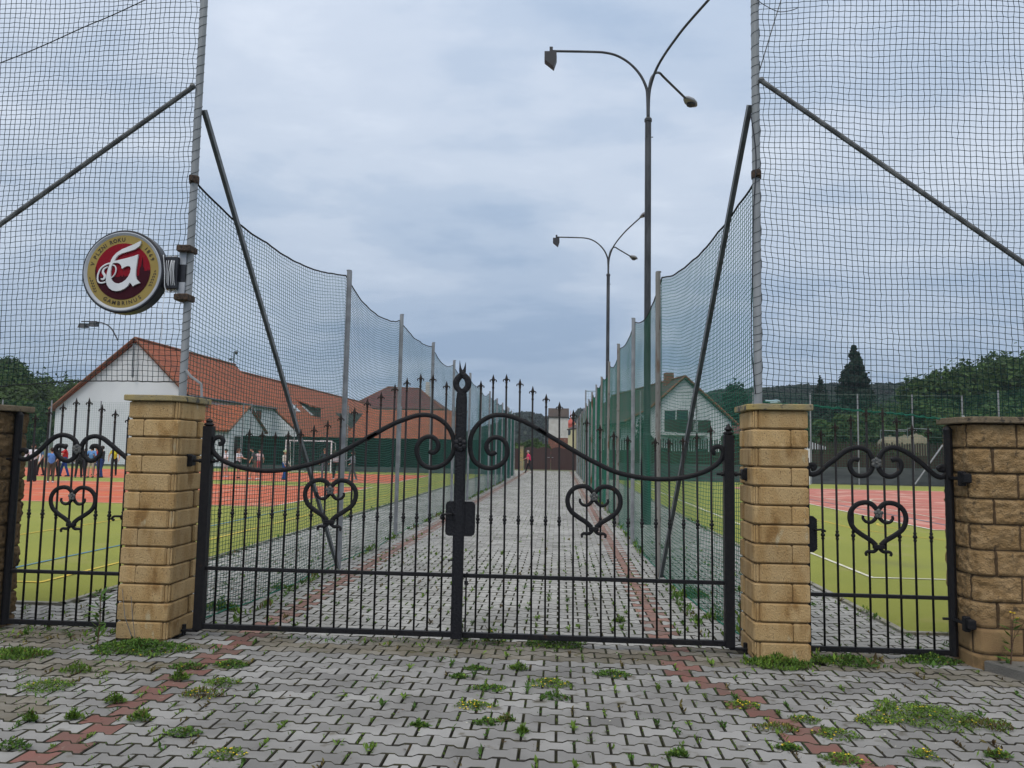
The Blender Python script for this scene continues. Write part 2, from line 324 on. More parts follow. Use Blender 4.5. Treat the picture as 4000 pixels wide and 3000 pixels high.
# ------------------------------------------------------------------ ground, paving, pitches
def sheet(name, rects, z, m, sub=1):
    b = MB()
    for x0, x1, y0, y1 in rects:
        b.add([(x0, y0, z), (x1, y0, z), (x1, y1, z), (x0, y1, z)], [(0, 1, 2, 3)])
    return struct(b.build(name, m))
sheet('ground', [(-640, 640, -30, 560)], -0.06, m_ground)
sheet('paving_bed', [(-9, 8, 1.2, 7.7), (-5.0, 3.24, 7.7, 52), (-6, 3.2, 52, 66.8)], -0.014, m_soil)

PL, PP, PA, PG = 0.2, 0.143, 0.016, 0.0048
def paver_outline():
    x0, xa, xb = PL/2-0.0050, 0.064, 0.036; e, w = PP/2+PA-PG, PP/2-PA-PG
    top = [(-x0, e), (-xa, e), (-xb, w), (xb, w), (xa, e), (x0, e)]
    return [(x, -y) for x, y in top]+[(x, y) for x, y in reversed(top)]
POUT = np.array(paver_outline())
PFAR = POUT*np.array([(PL-.006)/(PL-.0116), (PP-.004)/(PP-.0096)])
def red_x(row_y):
    if row_y > 6.2: return (-2.63, 0.94)
    return (-2.65, 0.94+0.37*max(0, 6.2-row_y)**1.02)
PIL = [(-3.70, -3.22, 6.42, 6.94), (1.54, 2.02, 6.42, 6.92)]
pv, pf, pm = [], [], []; joints = []
nv = 0
rows = int((66.6-1.9)/PP)
for r in range(rows):
    y = 1.9+r*PP
    if y < 7.62: xa, xb = -8.2, 6.8
    elif y < 52: xa, xb = -4.96, 3.2
    else: xa, xb = -5.8, 3.0
    off = (r % 2)*PL/2; k0 = math.ceil((xa-off)/PL); k1 = math.floor((xb-off)/PL)
    rl, rr = red_x(y)
    for k in range(k0, k1+1):
        x = k*PL+off
        if y < 9 and any(a < x < b and c < y < d for a, b, c, d in PIL): continue
        if abs(x/max(y, 1)) > 0.95: continue
        red = abs(x-rl) <= PL*0.5-1e-4 or abs(x-rr) <= PL*0.5-1e-4
        dirt = nz3(x*1.3, y*2.2, 3)*0.5+0.5
        dirty = (6.3 < y < 6.85 and dirt > 0.42) or (abs(x) > 2.3 and 5.7 < y < 7 and dirt > 0.58) or (x < -2.9 and y > 4.6 and y < 7 and dirt > .56)
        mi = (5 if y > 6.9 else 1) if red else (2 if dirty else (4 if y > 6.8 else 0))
        z = nz3(x*0.35, y*0.35)*0.012+random.uniform(-.0018, .0018) if y < 30 else 0
        tx, ty = random.uniform(-.012, .012), random.uniform(-.018, .018)
        jx, jy = random.uniform(-.0022, .0022), random.uniform(-.0022, .0022)
        P = (POUT if y < 13 else PFAR)+np.array([x+jx, y+jy])
        joints.append((x+PL/2, y, z))
        if y < 13:
            sc = np.array([(PL-0.009)/PL, (PP-0.009)/PP]); inn = POUT*sc+np.array([x+jx, y+jy])
            zt = z-0.006
            ring = []
            for q, zz_ in ((P, -0.04), (P, zt), (inn, z)):
                for a in q: ring.append((a[0], a[1], zz_*1.0+((a[0]-x)*tx+(a[1]-y)*ty if zz_ > -0.02 else 0)))
            pv += ring
            for a in range(2):
                for i in range(12): j = (i+1) % 12; pf.append((nv+a*12+i, nv+a*12+j, nv+a*12+12+j, nv+a*12+12+i)); pm.append(3)
            pf.append(tuple(nv+24+i for i in range(12))); pm.append(mi); nv += 36
        else:
            pv += [(a[0], a[1], z+(a[0]-x)*tx+(a[1]-y)*ty) for a in P]
            pf.append(tuple(nv+i for i in range(12))); pm.append(mi); nv += 12
me = bpy.data.meshes.new('paving'); me.from_pydata(pv, [], pf)
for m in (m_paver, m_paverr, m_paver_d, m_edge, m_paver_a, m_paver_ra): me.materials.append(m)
me.polygons.foreach_set('material_index', pm)
paving = bpy.data.objects.new('paving', me); C.objects.link(paving); struct(paving)

sheet('turf', [(-34, -4.99, 7.75, 54)], 0.0, m_turf); sheet('turf', [(3.27, 23.5, 7.66, 47.6)], 0.0, m_turf)
sheet('court', [(-34, -7.80, 20.9, 32.4), (-34, -7.95, 36.2, 48.5)], 0.004, m_court); sheet('court', [(8.57, 21.5, 18.6, 40.7)], 0.004, m_courtp)
b = MB()
for a in ((-5.03, -4.97, 7.70, 54), (-34, -4.97, 7.69, 7.75)): b.box(a[0], a[1], a[2], a[3], -0.05, 0.025)
for a in ((3.20, 3.265, 7.66, 47.6), (3.20, 23.5, 7.6, 7.66)): b.box(a[0], a[1], a[2], a[3], -0.05, 0.025)
struct(b.build('kerb', m_kerb))
def line(b, pts, w, z=0.008, mi=0):
    pts = [Vector((p[0], p[1], 0)) for p in pts]
    L = []; Rr = []
    for i, p in enumerate(pts):
        t = (pts[min(i+1, len(pts)-1)]-pts[max(i-1, 0)]).normalized(); n = Vector((-t.y, t.x, 0))*w/2
        L.append(p+n); Rr.append(p-n)
    v = [(q.x, q.y, z) for q in L]+[(q.x, q.y, z) for q in Rr]; n = len(pts)
    b.add(v, [(n+i, n+i+1, i+1, i) for i in range(n-1)], mi)
def arc(cx, cy, r, a0, a1, n=20): return [(cx+r*math.cos(R(a0+(a1-a0)*i/n)), cy+r*math.sin(R(a0+(a1-a0)*i/n))) for i in range(n+1)]
b = MB()
line(b, [(-6.02, 8.88), (-6.02, 53)], .06, .009, 1); line(b, [(-6.0, 8.88), (-9.5, 8.88)], .06, .0091, 1)
line(b, [(-7.03, 9.3), (-7.03, 20.8)], .06, .009, 2); line(b, [(-9.45, 11), (-9.45, 20.8)], .06, .009, 1)
line(b, [(-7.80, 20.9), (-7.80, 32.4)], .08, .012); line(b, [(-7.8, 20.9), (-34, 20.9)], .06, .0121); line(b, [(-34, 32.4), (-7.8, 32.4)], .06, .0122)
line(b, [(-34, 36.2), (-7.95, 36.2)], .06, .012); line(b, [(-7.95, 36.2), (-7.95, 48.5)], .08, .0121); line(b, [(-30, 23.2), (-9, 23.2)], .05, .0123); line(b, [(-30, 26.5), (-9, 26.5)], .05, .0124)
line(b, arc(-17, 26.5, 3, 0, 360, 40), .05, .0125, 1); line(b, [(-12, 21), (-12, 32.3)], .05, .0126); line(b, [(-21, 21), (-21, 32.3)], .05, .0127); line(b, [(-28, 44), (-8.2, 44)], .05, .0122, 1)
struct(b.build('pitch_markings', [m_lw, m_ly, m_lb]))
b = MB()
line(b, [(4.26, 11.05), (4.26, 46.5)], .06, .009); line(b, [(4.23, 11.05), (23, 11.05)], .06, .0091); line(b, [(4.3, 46.5), (22, 46.5)], .07, .0092)
line(b, [(8.57, 18.6), (8.57, 40.7)], .09, .012); line(b, [(8.57, 18.6), (21, 18.6)], .07, .0121); line(b, [(8.57, 40.7), (21, 40.7)], .07, .0122)
line(b, [(9.5, 19.5), (9.5, 40)], .06, .0123, 2)
line(b, [(10.4, 19.4), (10.4, 40)], .06, .0124); line(b, [(8.6, 29), (21, 29)], .06, .0125); line(b, [(8.6, 24.5), (21, 24.5)], .05, .0126); line(b, [(9, 34.5), (21, 34.5)], .05, .0127)
line(b, arc(15, 29.5, 3.4, 0, 360, 40), .06, .0128); line(b, arc(16, 40.7, 5.0, 180, 270, 16), .05, .0129)
line(b, [gnd(3190, 2030)[:2], gnd(3332, 2065)[:2], gnd(3515, 2092)[:2], gnd(3700, 2112)[:2]], .06, .0093, 1)
line(b, arc(9.2, 19.3, 1.5, 150, 215, 14), .06, .0095, 1); line(b, arc(13, 44, 3.2, 200, 340, 20), .06, .0096)
struct(b.build('pitch_markings', [m_lw, m_ly, m_lb]))

# ------------------------------------------------------------------ weeds
def leaf_quads(cs, size, tilt=0.9, aspect=0.5):
    """cs (n,3) centres, size (n,) → one pointed leaf quad each, random azimuth and tilt"""
    n = len(cs); az = rng.uniform(0, 2*np.pi, n); el = rng.uniform(0.05, tilt, n)
    d = np.stack([np.cos(az)*np.cos(el), np.sin(az)*np.cos(el), np.sin(el)], 1)
    s = np.stack([-np.sin(az), np.cos(az), rng.uniform(-.35, .35, n)], 1)
    L = size[:, None]; w = L*aspect*0.5
    V = np.stack([cs, cs+d*L*0.5+s*w, cs+d*L, cs+d*L*0.5-s*w], 1)
    return V.reshape(-1, 3)
def quads_of(nq): return np.arange(nq*4, dtype=np.int32).reshape(-1, 4)
# tiny tufts in the joints: nobody could count them
J = np.array(joints); keep = rng.random(len(J)); dens = np.where(J[:, 1] < 7, 0.80, np.where(J[:, 1] < 12, 0.75, 0.40))
pat = np.array([nz3(x*0.8, y*0.8, 9) for x, y, z in J])
vis = (np.abs(J[:, 0]) < 0.75*J[:, 1]+0.3) & (keep < dens*(1+0.9*pat))
Jt = J[vis]; cs, sz, mi = [], [], []
for x, y, z in Jt:
    k = random.choice((4, 6, 8, 12, 18)) if y < 15 else 5
    h = random.choice((0.010, 0.014, 0.018, 0.026, 0.036)) if y < 15 else 0.022
    sp = 0.008 if random.random() < .6 else 0.02
    mm = 0 if random.random() < .62 else (1 if random.random() < .6 else 2)
    for _ in range(k):
        cs.append((x+random.gauss(0, sp*.6), y+random.gauss(0, 0.034), max(z-0.006, -0.01)+random.random()*h*0.5)); sz.append(h*random.uniform(.6, 1.4)); mi.append(mm)
    if y < 12 and random.random() < .45:      # creeping green along the stepped joint
        for _ in range(10):
            u = random.uniform(-.1, .1); cs.append((x+u, y+PP/2+random.gauss(0, .008), z-0.005)); sz.append(.011); mi.append(mm)
def fringe(xy, h0, k0):
    for x, y in xy:
        if nz3(x*1.1+3, y*1.1, 21)+random.uniform(-.25, .25) < -.02: continue
        h = h0*random.uniform(.4, 1.6); mm = random.choice((0, 0, 1, 1, 2))
        for _ in range(k0): cs.append((x+random.gauss(0, .03), y+random.gauss(0, .035), random.random()*h*.5)); sz.append(h*random.uniform(.5, 1.2)); mi.append(mm)
fringe([(-2.99+.03*math.sin(y*9), y) for y in np.arange(7.1, 42, .07)], .06, 7); fringe([(1.34, y) for y in np.arange(7.1, 42, .07)], .06, 7)
fringe([(3.19, y) for y in np.arange(7.7, 30, .10)], .05, 5); fringe([(-4.95, y) for y in np.arange(7.7, 30, .10)], .05, 5); fringe([(x, 7.6) for x in np.arange(3.2, 5.5, .12)], .04, 5)
fringe([(x, random.uniform(6.5, 6.72)) for x in np.arange(-4.9, 3.3, .05)], .032, 6); fringe([(x, random.uniform(6.3, 6.45)) for x in np.arange(-8, -2.9, .08)], .045, 8); fringe([(x, 6.38) for x in np.arange(1.5, 5, .07)], .05, 7)
fringe([(x, random.uniform(4.6, 6.3)) for x in np.arange(-6, -3.0, .03)], .025, 6)
cs = np.array(cs); sz = np.array(sz)
tag(npmesh('joint_weeds', leaf_quads(cs, sz, 1.35, .42), quads_of(len(cs)), [m_weed, m_weed2, m_weed3], mi), 'tiny green weeds sprouting in the joints of the paving', 'weeds', kind='stuff')

n_ = 420; yy_ = rng.uniform(3.4, 9, n_); xx_ = rng.uniform(-.72, .72, n_)*yy_; ok_ = (yy_ < 6.3) | (np.abs(xx_+.8) < 2.1)
c_ = np.stack([xx_, yy_, np.full(n_, .0135)], 1)[ok_]; az_ = rng.uniform(0, 6.28, len(c_)); L_ = rng.uniform(.006, .022, len(c_)); d_ = np.stack([np.cos(az_), np.sin(az_), rng.uniform(-.1, .25, len(c_))], 1)*L_[:, None]; s_ = np.stack([-np.sin(az_), np.cos(az_), rng.uniform(-.1, .2, len(c_))], 1)*(L_*.35)[:, None]
tag(npmesh('leaf_litter', np.stack([c_, c_+d_*.5+s_, c_+d_, c_+d_*.5-s_], 1).reshape(-1, 3), quads_of(len(c_)), [m_stem, m_lw, m_weed3], rng.choice(3, len(c_), p=[.5, .2, .3])), 'scattered bits of dry leaf and grit on the paving', 'litter', kind='stuff')
def weed_clump(px, py, wpx, label, kind='mat', fl=0, hgt=None, name='weed_clump', cat='weed', grp='weed clumps on the paving', z0=0.0, y=None):
    x, yy, _ = gnd(px, py); s = math.hypot(yy, CH)/F; w = wpx*s
    o = thing(name, label, cat, (x, yy, 0), grp)
    rad = w/2; dep = rad*(0.75 if kind == 'mat' else 0.6)
    n = int(min(5200, max(220, 12000*w*dep*2.2)));
    a = rng.uniform(0, 2*np.pi, n); q = rng.random(n)**.62*1.22; wob = np.array([1+0.38*nz3(math.cos(t)*1.7+px, math.sin(t)*1.7+py) for t in a])
    q = q*wob
    dx = q*np.cos(a)*rad; dy = q*np.sin(a)*dep
    H = (hgt or (0.045 if kind == 'mat' else 0.10))*(.8 if kind != 'tall' else 1)
    top = H*np.clip(1.05-q, 0.08, 1)
    zz = rng.random(n)**0.7*top
    cs = np.stack([x+dx, yy+dy, zz+0.002], 1)
    sz = rng.uniform(.6, 1.3, n)*(0.017 if kind == 'mat' else (0.022 if kind in ('dark', 'dry') else 0.03))
    mi = (rng.random(n) < (0.25 if kind != 'dark' else 0.75)).astype(int); mi[rng.random(n) < .05] = 2
    if kind == 'dry': mi[rng.random(n) < .5] = 2
    npmesh('leaves', leaf_quads(cs, sz, 1.0 if kind in ('mat', 'dark') else 1.4, .6 if kind in ('mat', 'dark') else .38), quads_of(n), [m_weed, m_weed2, m_weed3], mi, o)['kind'] = 'stuff'
    if kind == 'tall':
        b = MB()
        for i in range(5): b.tube([(x+random.gauss(0, rad*.3), yy+random.gauss(0, .02), 0), (x+random.gauss(0, rad*.5), yy+random.gauss(0, .03), H*random.uniform(.7, 1.1))], .002, 4)
        b.build('stem', m_stem, o)
    if fl:
        idx = rng.choice(n, min(int(fl*1.6), n), replace=False); c2 = cs[idx].copy(); c2[:, 2] = top[idx]+0.006
        c2 = np.repeat(c2, 4, 0); npmesh('flower', leaf_quads(c2, np.full(len(c2), .009), .5, .9), quads_of(len(c2)), m_flower, None, o)['kind'] = 'stuff'
    return o
WEEDS = [
 (542, 2536, 300, 'broad bushy green weed patch at the foot of the left gate pillar', 'dark', 6, .10),
 (300, 2625, 95, 'bushy olive weed left of the left pillar beside a dead reddish leaf', 'bush', 0, .10),
 (185, 2682, 170, 'flat yellow green weed strip in the paving at the left edge', 'mat', 4, None),
 (904, 2600, 115, 'round dark green mat on the red paver line below the left gate leaf', 'dark', 2, .05),
 (738, 2608, 105, 'dark green weed mat just left of the red paver line', 'dark', 1, .045),
 (868, 2670, 120, 'low spreading weed right of the red paver line, under the round mat', 'mat', 2, None),
 (790, 2716, 140, 'olive weed with large yellow flowers on the paving', 'dry', 10, .06),
 (700, 2655, 55, 'upright bright green weed growing out of the red pavers', 'bush', 0, .11),
 (547, 2815, 75, 'bright green bushy weed on the red paver line at the lower left', 'bush', 0, .09),
 (716, 2868, 105, 'dark broad leaved weed right of the red line near the bottom edge', 'dark', 0, .05),
 (884, 2950, 115, 'flat weed with tiny yellow flowers at the bottom left of the paving', 'mat', 9, .04),
 (285, 2808, 40, 'small leafy weed left of the red line, third row from below', 'bush', 0, .07),
 (117, 2815, 42, 'small upright green weed near the left border', 'bush', 0, .08),
 (48, 2920, 110, 'dark straggly weed in the lower left corner', 'dark', 0, .06),
 (452, 2745, 62, 'pale green weed pair above the red paver row', 'bush', 0, .08),
 (60, 2560, 220, 'large loose weed patch in front of the left picket gate', 'bush', 0, .05),
 (1855, 2615, 72, 'small dark weed mat below the centre bar of the gate', 'dark', 0, .035),
 (1793, 2647, 62, 'dark weed mat lower left of the centre bar', 'dark', 0, .035),
 (2026, 2615, 58, 'round tufted weed cushion on the grey pavers', 'bush', 0, .06),
 (1912, 2692, 105, 'long thin dark weed strip along a paver joint', 'dark', 3, .03),
 (2146, 2674, 135, 'wide weed mat sprinkled with yellow flowers in mid paving', 'mat', 14, .05),
 (2167, 2728, 92, 'bushy green weed right below the wide flowering mat', 'dark', 0, .08),
 (1858, 2762, 115, 'yellow green mat thick with small flowers', 'mat', 16, .05),
 (1901, 2828, 92, 'dark green mat under the yellow flowering one', 'dark', 1, .045),
 (2390, 2637, 112, 'dark green clover mat on the right part of the drive', 'dark', 2, .04),
 (1638, 2838, 58, 'compact green weed left in the mid foreground', 'dark', 0, .05),
 (1980, 2818, 58, 'reddish green rosette weed on the pavers', 'dry', 0, .06),
 (2645, 2952, 66, 'small dark mat at the bottom edge right of the middle', 'dark', 0, .04),
 (2042, 2866, 28, 'little upright weed in a joint near the bottom middle', 'bush', 0, .06),
 (3600, 2800, 300, 'largest green weed carpet on the right side of the paving', 'mat', 14, .07),
 (3858, 2838, 150, 'weed carpet with brown tips at the right border', 'dry', 4, .05),
 (2898, 2758, 100, 'yellow flowering mat beside the right red pavers', 'mat', 12, .045),
 (3033, 2850, 125, 'olive weed mat over the right red pavers', 'dry', 4, .045),
 (3262, 2872, 130, 'long weed trail right of the red pavers', 'mat', 5, .045),
 (3290, 2972, 135, 'green weed mat on the last red pavers at the bottom', 'mat', 4, .05),
 (3082, 2926, 72, 'dark weed mat in the lower right between red lines', 'dark', 5, .04),
 (3614, 2955, 92, 'small flowering mat under the largest weed carpet', 'mat', 7, .045),
 (3901, 2955, 75, 'green mat in the lower right corner', 'dark', 4, .045),
 (3147, 2815, 95, 'loose low weed between the red line and the big carpet', 'mat', 4, .035),
 (3408, 2818, 115, 'low weed mat left of the largest carpet', 'mat', 7, .035),
 (3315, 2588, 175, 'weed tangle under the right picket gate', 'dark', 3, .08),
 (3640, 2585, 180, 'weed tangle between the right picket gate and its hinge post', 'dark', 2, .08),
 (3795, 2572, 80, 'big leaved weed at the foot of the brown wall', 'dark', 0, .20),
 (3040, 2600, 190, 'leafy weeds against the foot of the right gate pillar', 'bush', 2, .11),
 (3195, 2592, 55, 'green weed at the right corner of the right pillar', 'bush', 0, .13),
 (2173, 2520, 185, 'flowering weed bush under the right gate leaf', 'dark', 8, .12),
 (1925, 2506, 85, 'yellow flowered weed right of the gate centre bar', 'tall', 9, .12),
 (1804, 2502, 45, 'light green leafy plant at the foot of the centre bar', 'tall', 0, .17),
 (1090, 2300, 60, 'weed at the foot of the left net behind the gate', 'bush', 0, .12),
 (860, 2380, 130, 'weed fringe along the left net behind the gate post', 'bush', 0, .13),
 (2700, 2330, 120, 'weed fringe along the right net behind the gate', 'bush', 0, .16),
 (2800, 2420, 90, 'tall weeds between the right net and the gate post', 'bush', 0, .22),
 (2420, 2430, 40, 'light green dandelion rosette behind the right gate leaf', 'bush', 0, .08),
]
for px, py, w, lab, kd, fl, h in WEEDS: weed_clump(px, py, w, lab, kd, fl, h)
def stalk(px, py, H, label, leaf=.09, fl=False, n=9, lean=0.0):
    x, y, _ = gnd(px, py); o = thing('weed_plant', label, 'weed plant', (x, y, 0), 'tall weeds by the walls')
    b = MB(); top = (x+lean, y, H); b.tube([(x, y, 0), (x+lean*.4+.01, y, H*.5), top], [.006, .005, .003], 6)
    tips = []
    if fl:
        for i in range(4): e = (x+lean+random.uniform(-.10, .10), y+random.uniform(-.05, .05), H*random.uniform(.9, 1.2)); b.tube([(x+lean*.5, y, H*random.uniform(.3, .6)), e], .002, 4); tips.append(e)
    b.build('stem', m_stem, o)
    z = np.linspace(.06, H*.95, n); cs = np.stack([np.full(n, x)+lean*z/H, np.full(n, y), z], 1)
    cs = np.repeat(cs, 3, 0); npmesh('leaves', leaf_quads(cs, rng.uniform(.6, 1.2, len(cs))*leaf, .8, .34), quads_of(len(cs)), [m_weed, m_weed2], (rng.random(len(cs)) < .6).astype(int), o)
    if tips:
        c2 = np.repeat(np.array(tips), 7, 0); npmesh('flower', leaf_quads(c2, np.full(len(c2), .016), .6, .8), quads_of(len(c2)), m_flower, None, o)['kind'] = 'stuff'
stalk(380, 2522, .40, 'tall dark dock plant standing left of the left pillar', .11)
stalk(3945, 2640, .42, 'spindly yellow flowered plant in front of the brown wall', .10, True, 7, .03)
stalk(2890, 2505, .45, 'tall green plant squeezed between gate post and right pillar', .15, n=6)
o = thing('dry_stalk', 'bare grey dry stalks leaning against the left pillar', 'dry stalk', gnd(535, 2495))
b = MB(); x, y, _ = gnd(525, 2500)
b.tube([(x, y-.02, 0), (x-.06, y-.06, .2), (x-.12, y-.02, .42)], [.004, .003, .002], 5); b.tube([(x+.02, y-.02, 0), (x+.0, y-.05, .2), (x-.04, y-.02, .36)], [.003, .0025, .002], 5)
b.build('stem', m_rope, o)

# ------------------------------------------------------------------ gate pillars of sand coloured block, boundary walls
def pillar(x0, x1, y0, y1, flip, label):
    o = thing('gate_pillar', label, 'pillar', ((x0+x1)/2, (y0+y1)/2, 0), 'block pillars at the main gate')
    def fx(x): return x1-(x-x0) if flip else x
    b = MB(); w = x1-x0
    b.box(x0+.021, x1-.021, y0+.021, y1-.021, 0, 2.0, 1)
    def blk(poly, z0, z1):
        p = [(fx(x), y) for x, y in poly]
        if flip: p = p[::-1]
        b.prism(p, z0, z1, 0, .011)
    ch = 2.0/13
    for i in range(13):
        z0, z1 = i*ch+.005, (i+1)*ch-.005; j = random.uniform(-.002, .002)
        if i % 2 == 0:
            blk([(x0, y0+j), (x1-.064, y0+j), (x1-.052, y0+.016), (x1-.052, y0+.14), (x0, y0+.14)], z0, z1)
            blk([(x1-.050, y0+.022), (x1-.036, y0+.010), (x1-.024, y0+.022), (x1-.010, y0+.026), (x1-.016, y0+.058), (x1-.05, y0+.058)], z0, z1)
            blk([(x1-.12, y0+.062), (x1-.014, y0+.062), (x1+j, y0+.074), (x1+j, y1), (x1-.12, y1)], z0, z1)
            blk([(x0, y0+.152), (x0+.1, y0+.152), (x0+.1, y1), (x0, y1)], z0, z1)
        else:
            c = .03
            blk([(x0, y0+j), (x0+.30*w, y0+j), (x0+.30*w, y0+.14), (x0, y0+.14)], z0, z1)
            blk([(x0+.30*w+.006, y0-j), (x1-c, y0-j), (x1-c*.3, y0+c*.3-j), (x1, y0+c), (x1, y1-.162), (x1-.014, y1-.15), (x1-.12, y1-.15), (x1-.12, y0+.14), (x0+.30*w+.006, y0+.14)], z0, z1)
            blk([(x1-.1, y1-.148), (x1-.024, y1-.148), (x1-.014, y1-.125), (x1-.024, y1-.102), (x1-.1, y1-.102)], z0, z1)
            blk([(x1-.1, y1-.098), (x1-.014, y1-.098), (x1, y1-.086), (x1, y1), (x1-.1, y1)], z0, z1)
            blk([(x0, y0+.152), (x0+.1, y0+.152), (x0+.1, y1), (x0, y1)], z0, z1)
    b.build('shaft', [m_block, m_core], o)
    b = MB(); e = .035; c = .09
    pl = [(x0-e, y0-e), (x1+e-c, y0-e), (x1+e, y0-e+c), (x1+e, y1+e), (x0-e, y1+e)]
    p = [(fx(x), y) for x, y in pl]; p = p[::-1] if flip else p
    b.prism(p, 2.0, 2.05, 0, .006); b.build('cap', m_cap, o)
    return o
pillar(-3.68, -3.24, 6.44, 6.93, False, 'sand coloured block pillar carrying the mast with the round sign')
pillar(1.56, 2.0, 6.44, 6.90, True, 'sand coloured block pillar between the right gate leaf and right picket gate')

m_wjoint = mat('wall joint', (0.085, 0.055, 0.03), 1.0)
m_block2 = mat('smooth tan block', (0.30, 0.195, 0.09), 0.9, (0.24, 0.15, 0.07), 5, 5, bump=0.4, bs=120, spots=[((0.17, 0.11, 0.05), 9, 0.6)])
def split_wall(name, label, path, H, smooth_courses, m, mcap, phase, cap_e=.07, grp=None):
    """rough block wall following a plan path (left to right); front relief grown from noise"""
    o = thing(name, label, 'wall', (path[0][0], path[0][1], 0), grp)
    pts = [Vector((p[0], p[1], 0)) for p in path]; seg = [(pts[i+1]-pts[i]).length for i in range(len(pts)-1)]; Ltot = sum(seg)
    ns, nz_ = int(Ltot/.0125), int(H/.0125); ch = .2
    V = np.zeros((nz_+1, ns+1, 3)); GG = []; BL_ = .385
    for j in range(ns+1):
        s = Ltot*j/ns; t = s; i = 0
        while i < len(seg)-1 and t > seg[i]: t -= seg[i]; i += 1
        p = pts[i].lerp(pts[i+1], min(t/seg[i], 1)); d = (pts[i+1]-pts[i]).normalized()
        if t < .04 and i > 0: d = (d+(pts[i]-pts[i-1]).normalized()).normalized()
        nn = Vector((d.y, -d.x, 0))
        for k in range(nz_+1):
            z = H*k/nz_; row = int((H-z)/ch+1e-6); u = (s+phase+(row % 2)*BL_/2) % BL_; dz = min((H-z) % ch, ch-(H-z) % ch); du = min(u, BL_-u)
            g = max(0, 1-min(dz, du)/.014); sm = z < smooth_courses*ch
            a = .012 if sm else .016+.016*noise.noise((s*7, z*7, row*3.7+int((s+phase+(row % 2)*BL_/2)/BL_)*5.1))+.015*noise.noise((s*26, z*26, 5))+.008*noise.noise((s*60, z*60, 2))
            a = a*min(1, min(dz, du)/.022+.1)-.024*g*g
            GG.append(g); q = p+nn*a; V[k, j] = (q.x, q.y, z)
    idx = np.arange((nz_+1)*(ns+1)).reshape(nz_+1, ns+1)
    Q = np.stack([idx[:-1, :-1], idx[:-1, 1:], idx[1:, 1:], idx[1:, :-1]], -1).reshape(-1, 4)
    G = np.array(GG).reshape(ns+1, nz_+1).T; gq = (G[:-1, :-1]+G[1:, 1:]).ravel()*.5; zq = V[:-1, :-1, 2].ravel()
    mi = np.where(gq > .55, 1, np.where(zq < smooth_courses*ch-.01, 2, 0))
    npmesh('face', V, Q, [m, m_wjoint, m_block2], mi, o)
    b = MB(); back = [(p.x, p.y) for p in pts]
    d0 = (pts[-1]-pts[-2]).normalized(); th = .36
    poly = back+[(pts[-1].x, pts[-1].y+th), (pts[0].x+(.0 if path[0][1] > path[1][1] else 0), max(p.y for p in pts)+.02)]
    yb = max(q.y for q in pts)-.004; lf = path[0][1] > path[-1][1]      # the returning end is on the left for the right hand wall
    poly = [(p.x+(.032 if lf and p.y > 6.5 else (-.032 if not lf and p.y > 6.5 else 0)), p.y+(.032 if p.y <= 6.5 else 0)) for p in pts]+([(pts[-1].x, yb)] if lf else [(pts[0].x, yb)])
    b.prism(poly, 0, H-.005, 0); b.build('core', m, o)
    b = MB(); cx = sum(p[0] for p in poly)/len(poly); n = []
    for i, p in enumerate(pts):
        dd = (pts[min(i+1, len(pts)-1)]-pts[max(i-1, 0)]).normalized(); n.append((p.x+dd.y*cap_e, p.y-dd.x*cap_e))
    n += [(pts[-1].x+.02, max(q.y for q in pts)+.05), (pts[0].x-.02, max(q.y for q in pts)+.05)]
    b.prism(n, H, H+.05, 0, .006); b.build('cap', mcap, o)
    return o
split_wall('boundary_wall', 'rough brown split block wall right of the right picket gate', [(3.265, 6.84), (3.272, 6.50), (3.31, 6.435), (3.36, 6.42), (5.4, 6.42)], 1.92, 2, m_split, m_capd, .05)
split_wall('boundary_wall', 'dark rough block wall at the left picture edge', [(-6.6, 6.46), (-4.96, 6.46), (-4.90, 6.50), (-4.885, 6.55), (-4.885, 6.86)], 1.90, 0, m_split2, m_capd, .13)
b = MB(); b.prism([(3.30, 6.40), (3.62, 5.75), (6, 5.6), (6, 6.40)], -.03, .085, 0, .01)
tag(b.build('step_slab', m_slab), 'dark concrete step slab at the foot of the brown wall', 'step')

# ------------------------------------------------------------------ wrought iron gates (plane y = GY)
GY = 6.68
def gp(px, py, y=GY): return onY(px, py, y)
def crop(x0, y0, s, pts, y=GY): return [gp(x0+a/s, y0+b_/s, y) for a, b_ in pts]
RODR = .0092
def finial(b, x, tip, y=GY):
    z = tip; v = []
    for r_, dz in ((.001, 0), (.013, -.040), (.0155, -.052), (.008, -.066)):
        v += [(x-r_, y, z+dz), (x, y-r_*.75, z+dz), (x+r_, y, z+dz), (x, y+r_*.75, z+dz)]
    b.add(v, [(i*4+k, (i+1)*4+k, (i+1)*4+(k+1) % 4, i*4+(k+1) % 4) for i in range(3) for k in range(4)])
    for s in (-1, 1):
        b.bar([(x, y, z-.068), (x+s*.009, y, z-.052), (x+s*.018, y, z-.046), (x+s*.026, y, z-.051), (x+s*.028, y, z-.060), (x+s*.023, y, z-.064)], .009, .011)
    b.lathe([(.009, -.124), (.0105, -.118), (.0105, -.110), (.008, -.104), (.0085, -.085), (.011, -.070), (.009, -.060)], (x, y, z), 8)
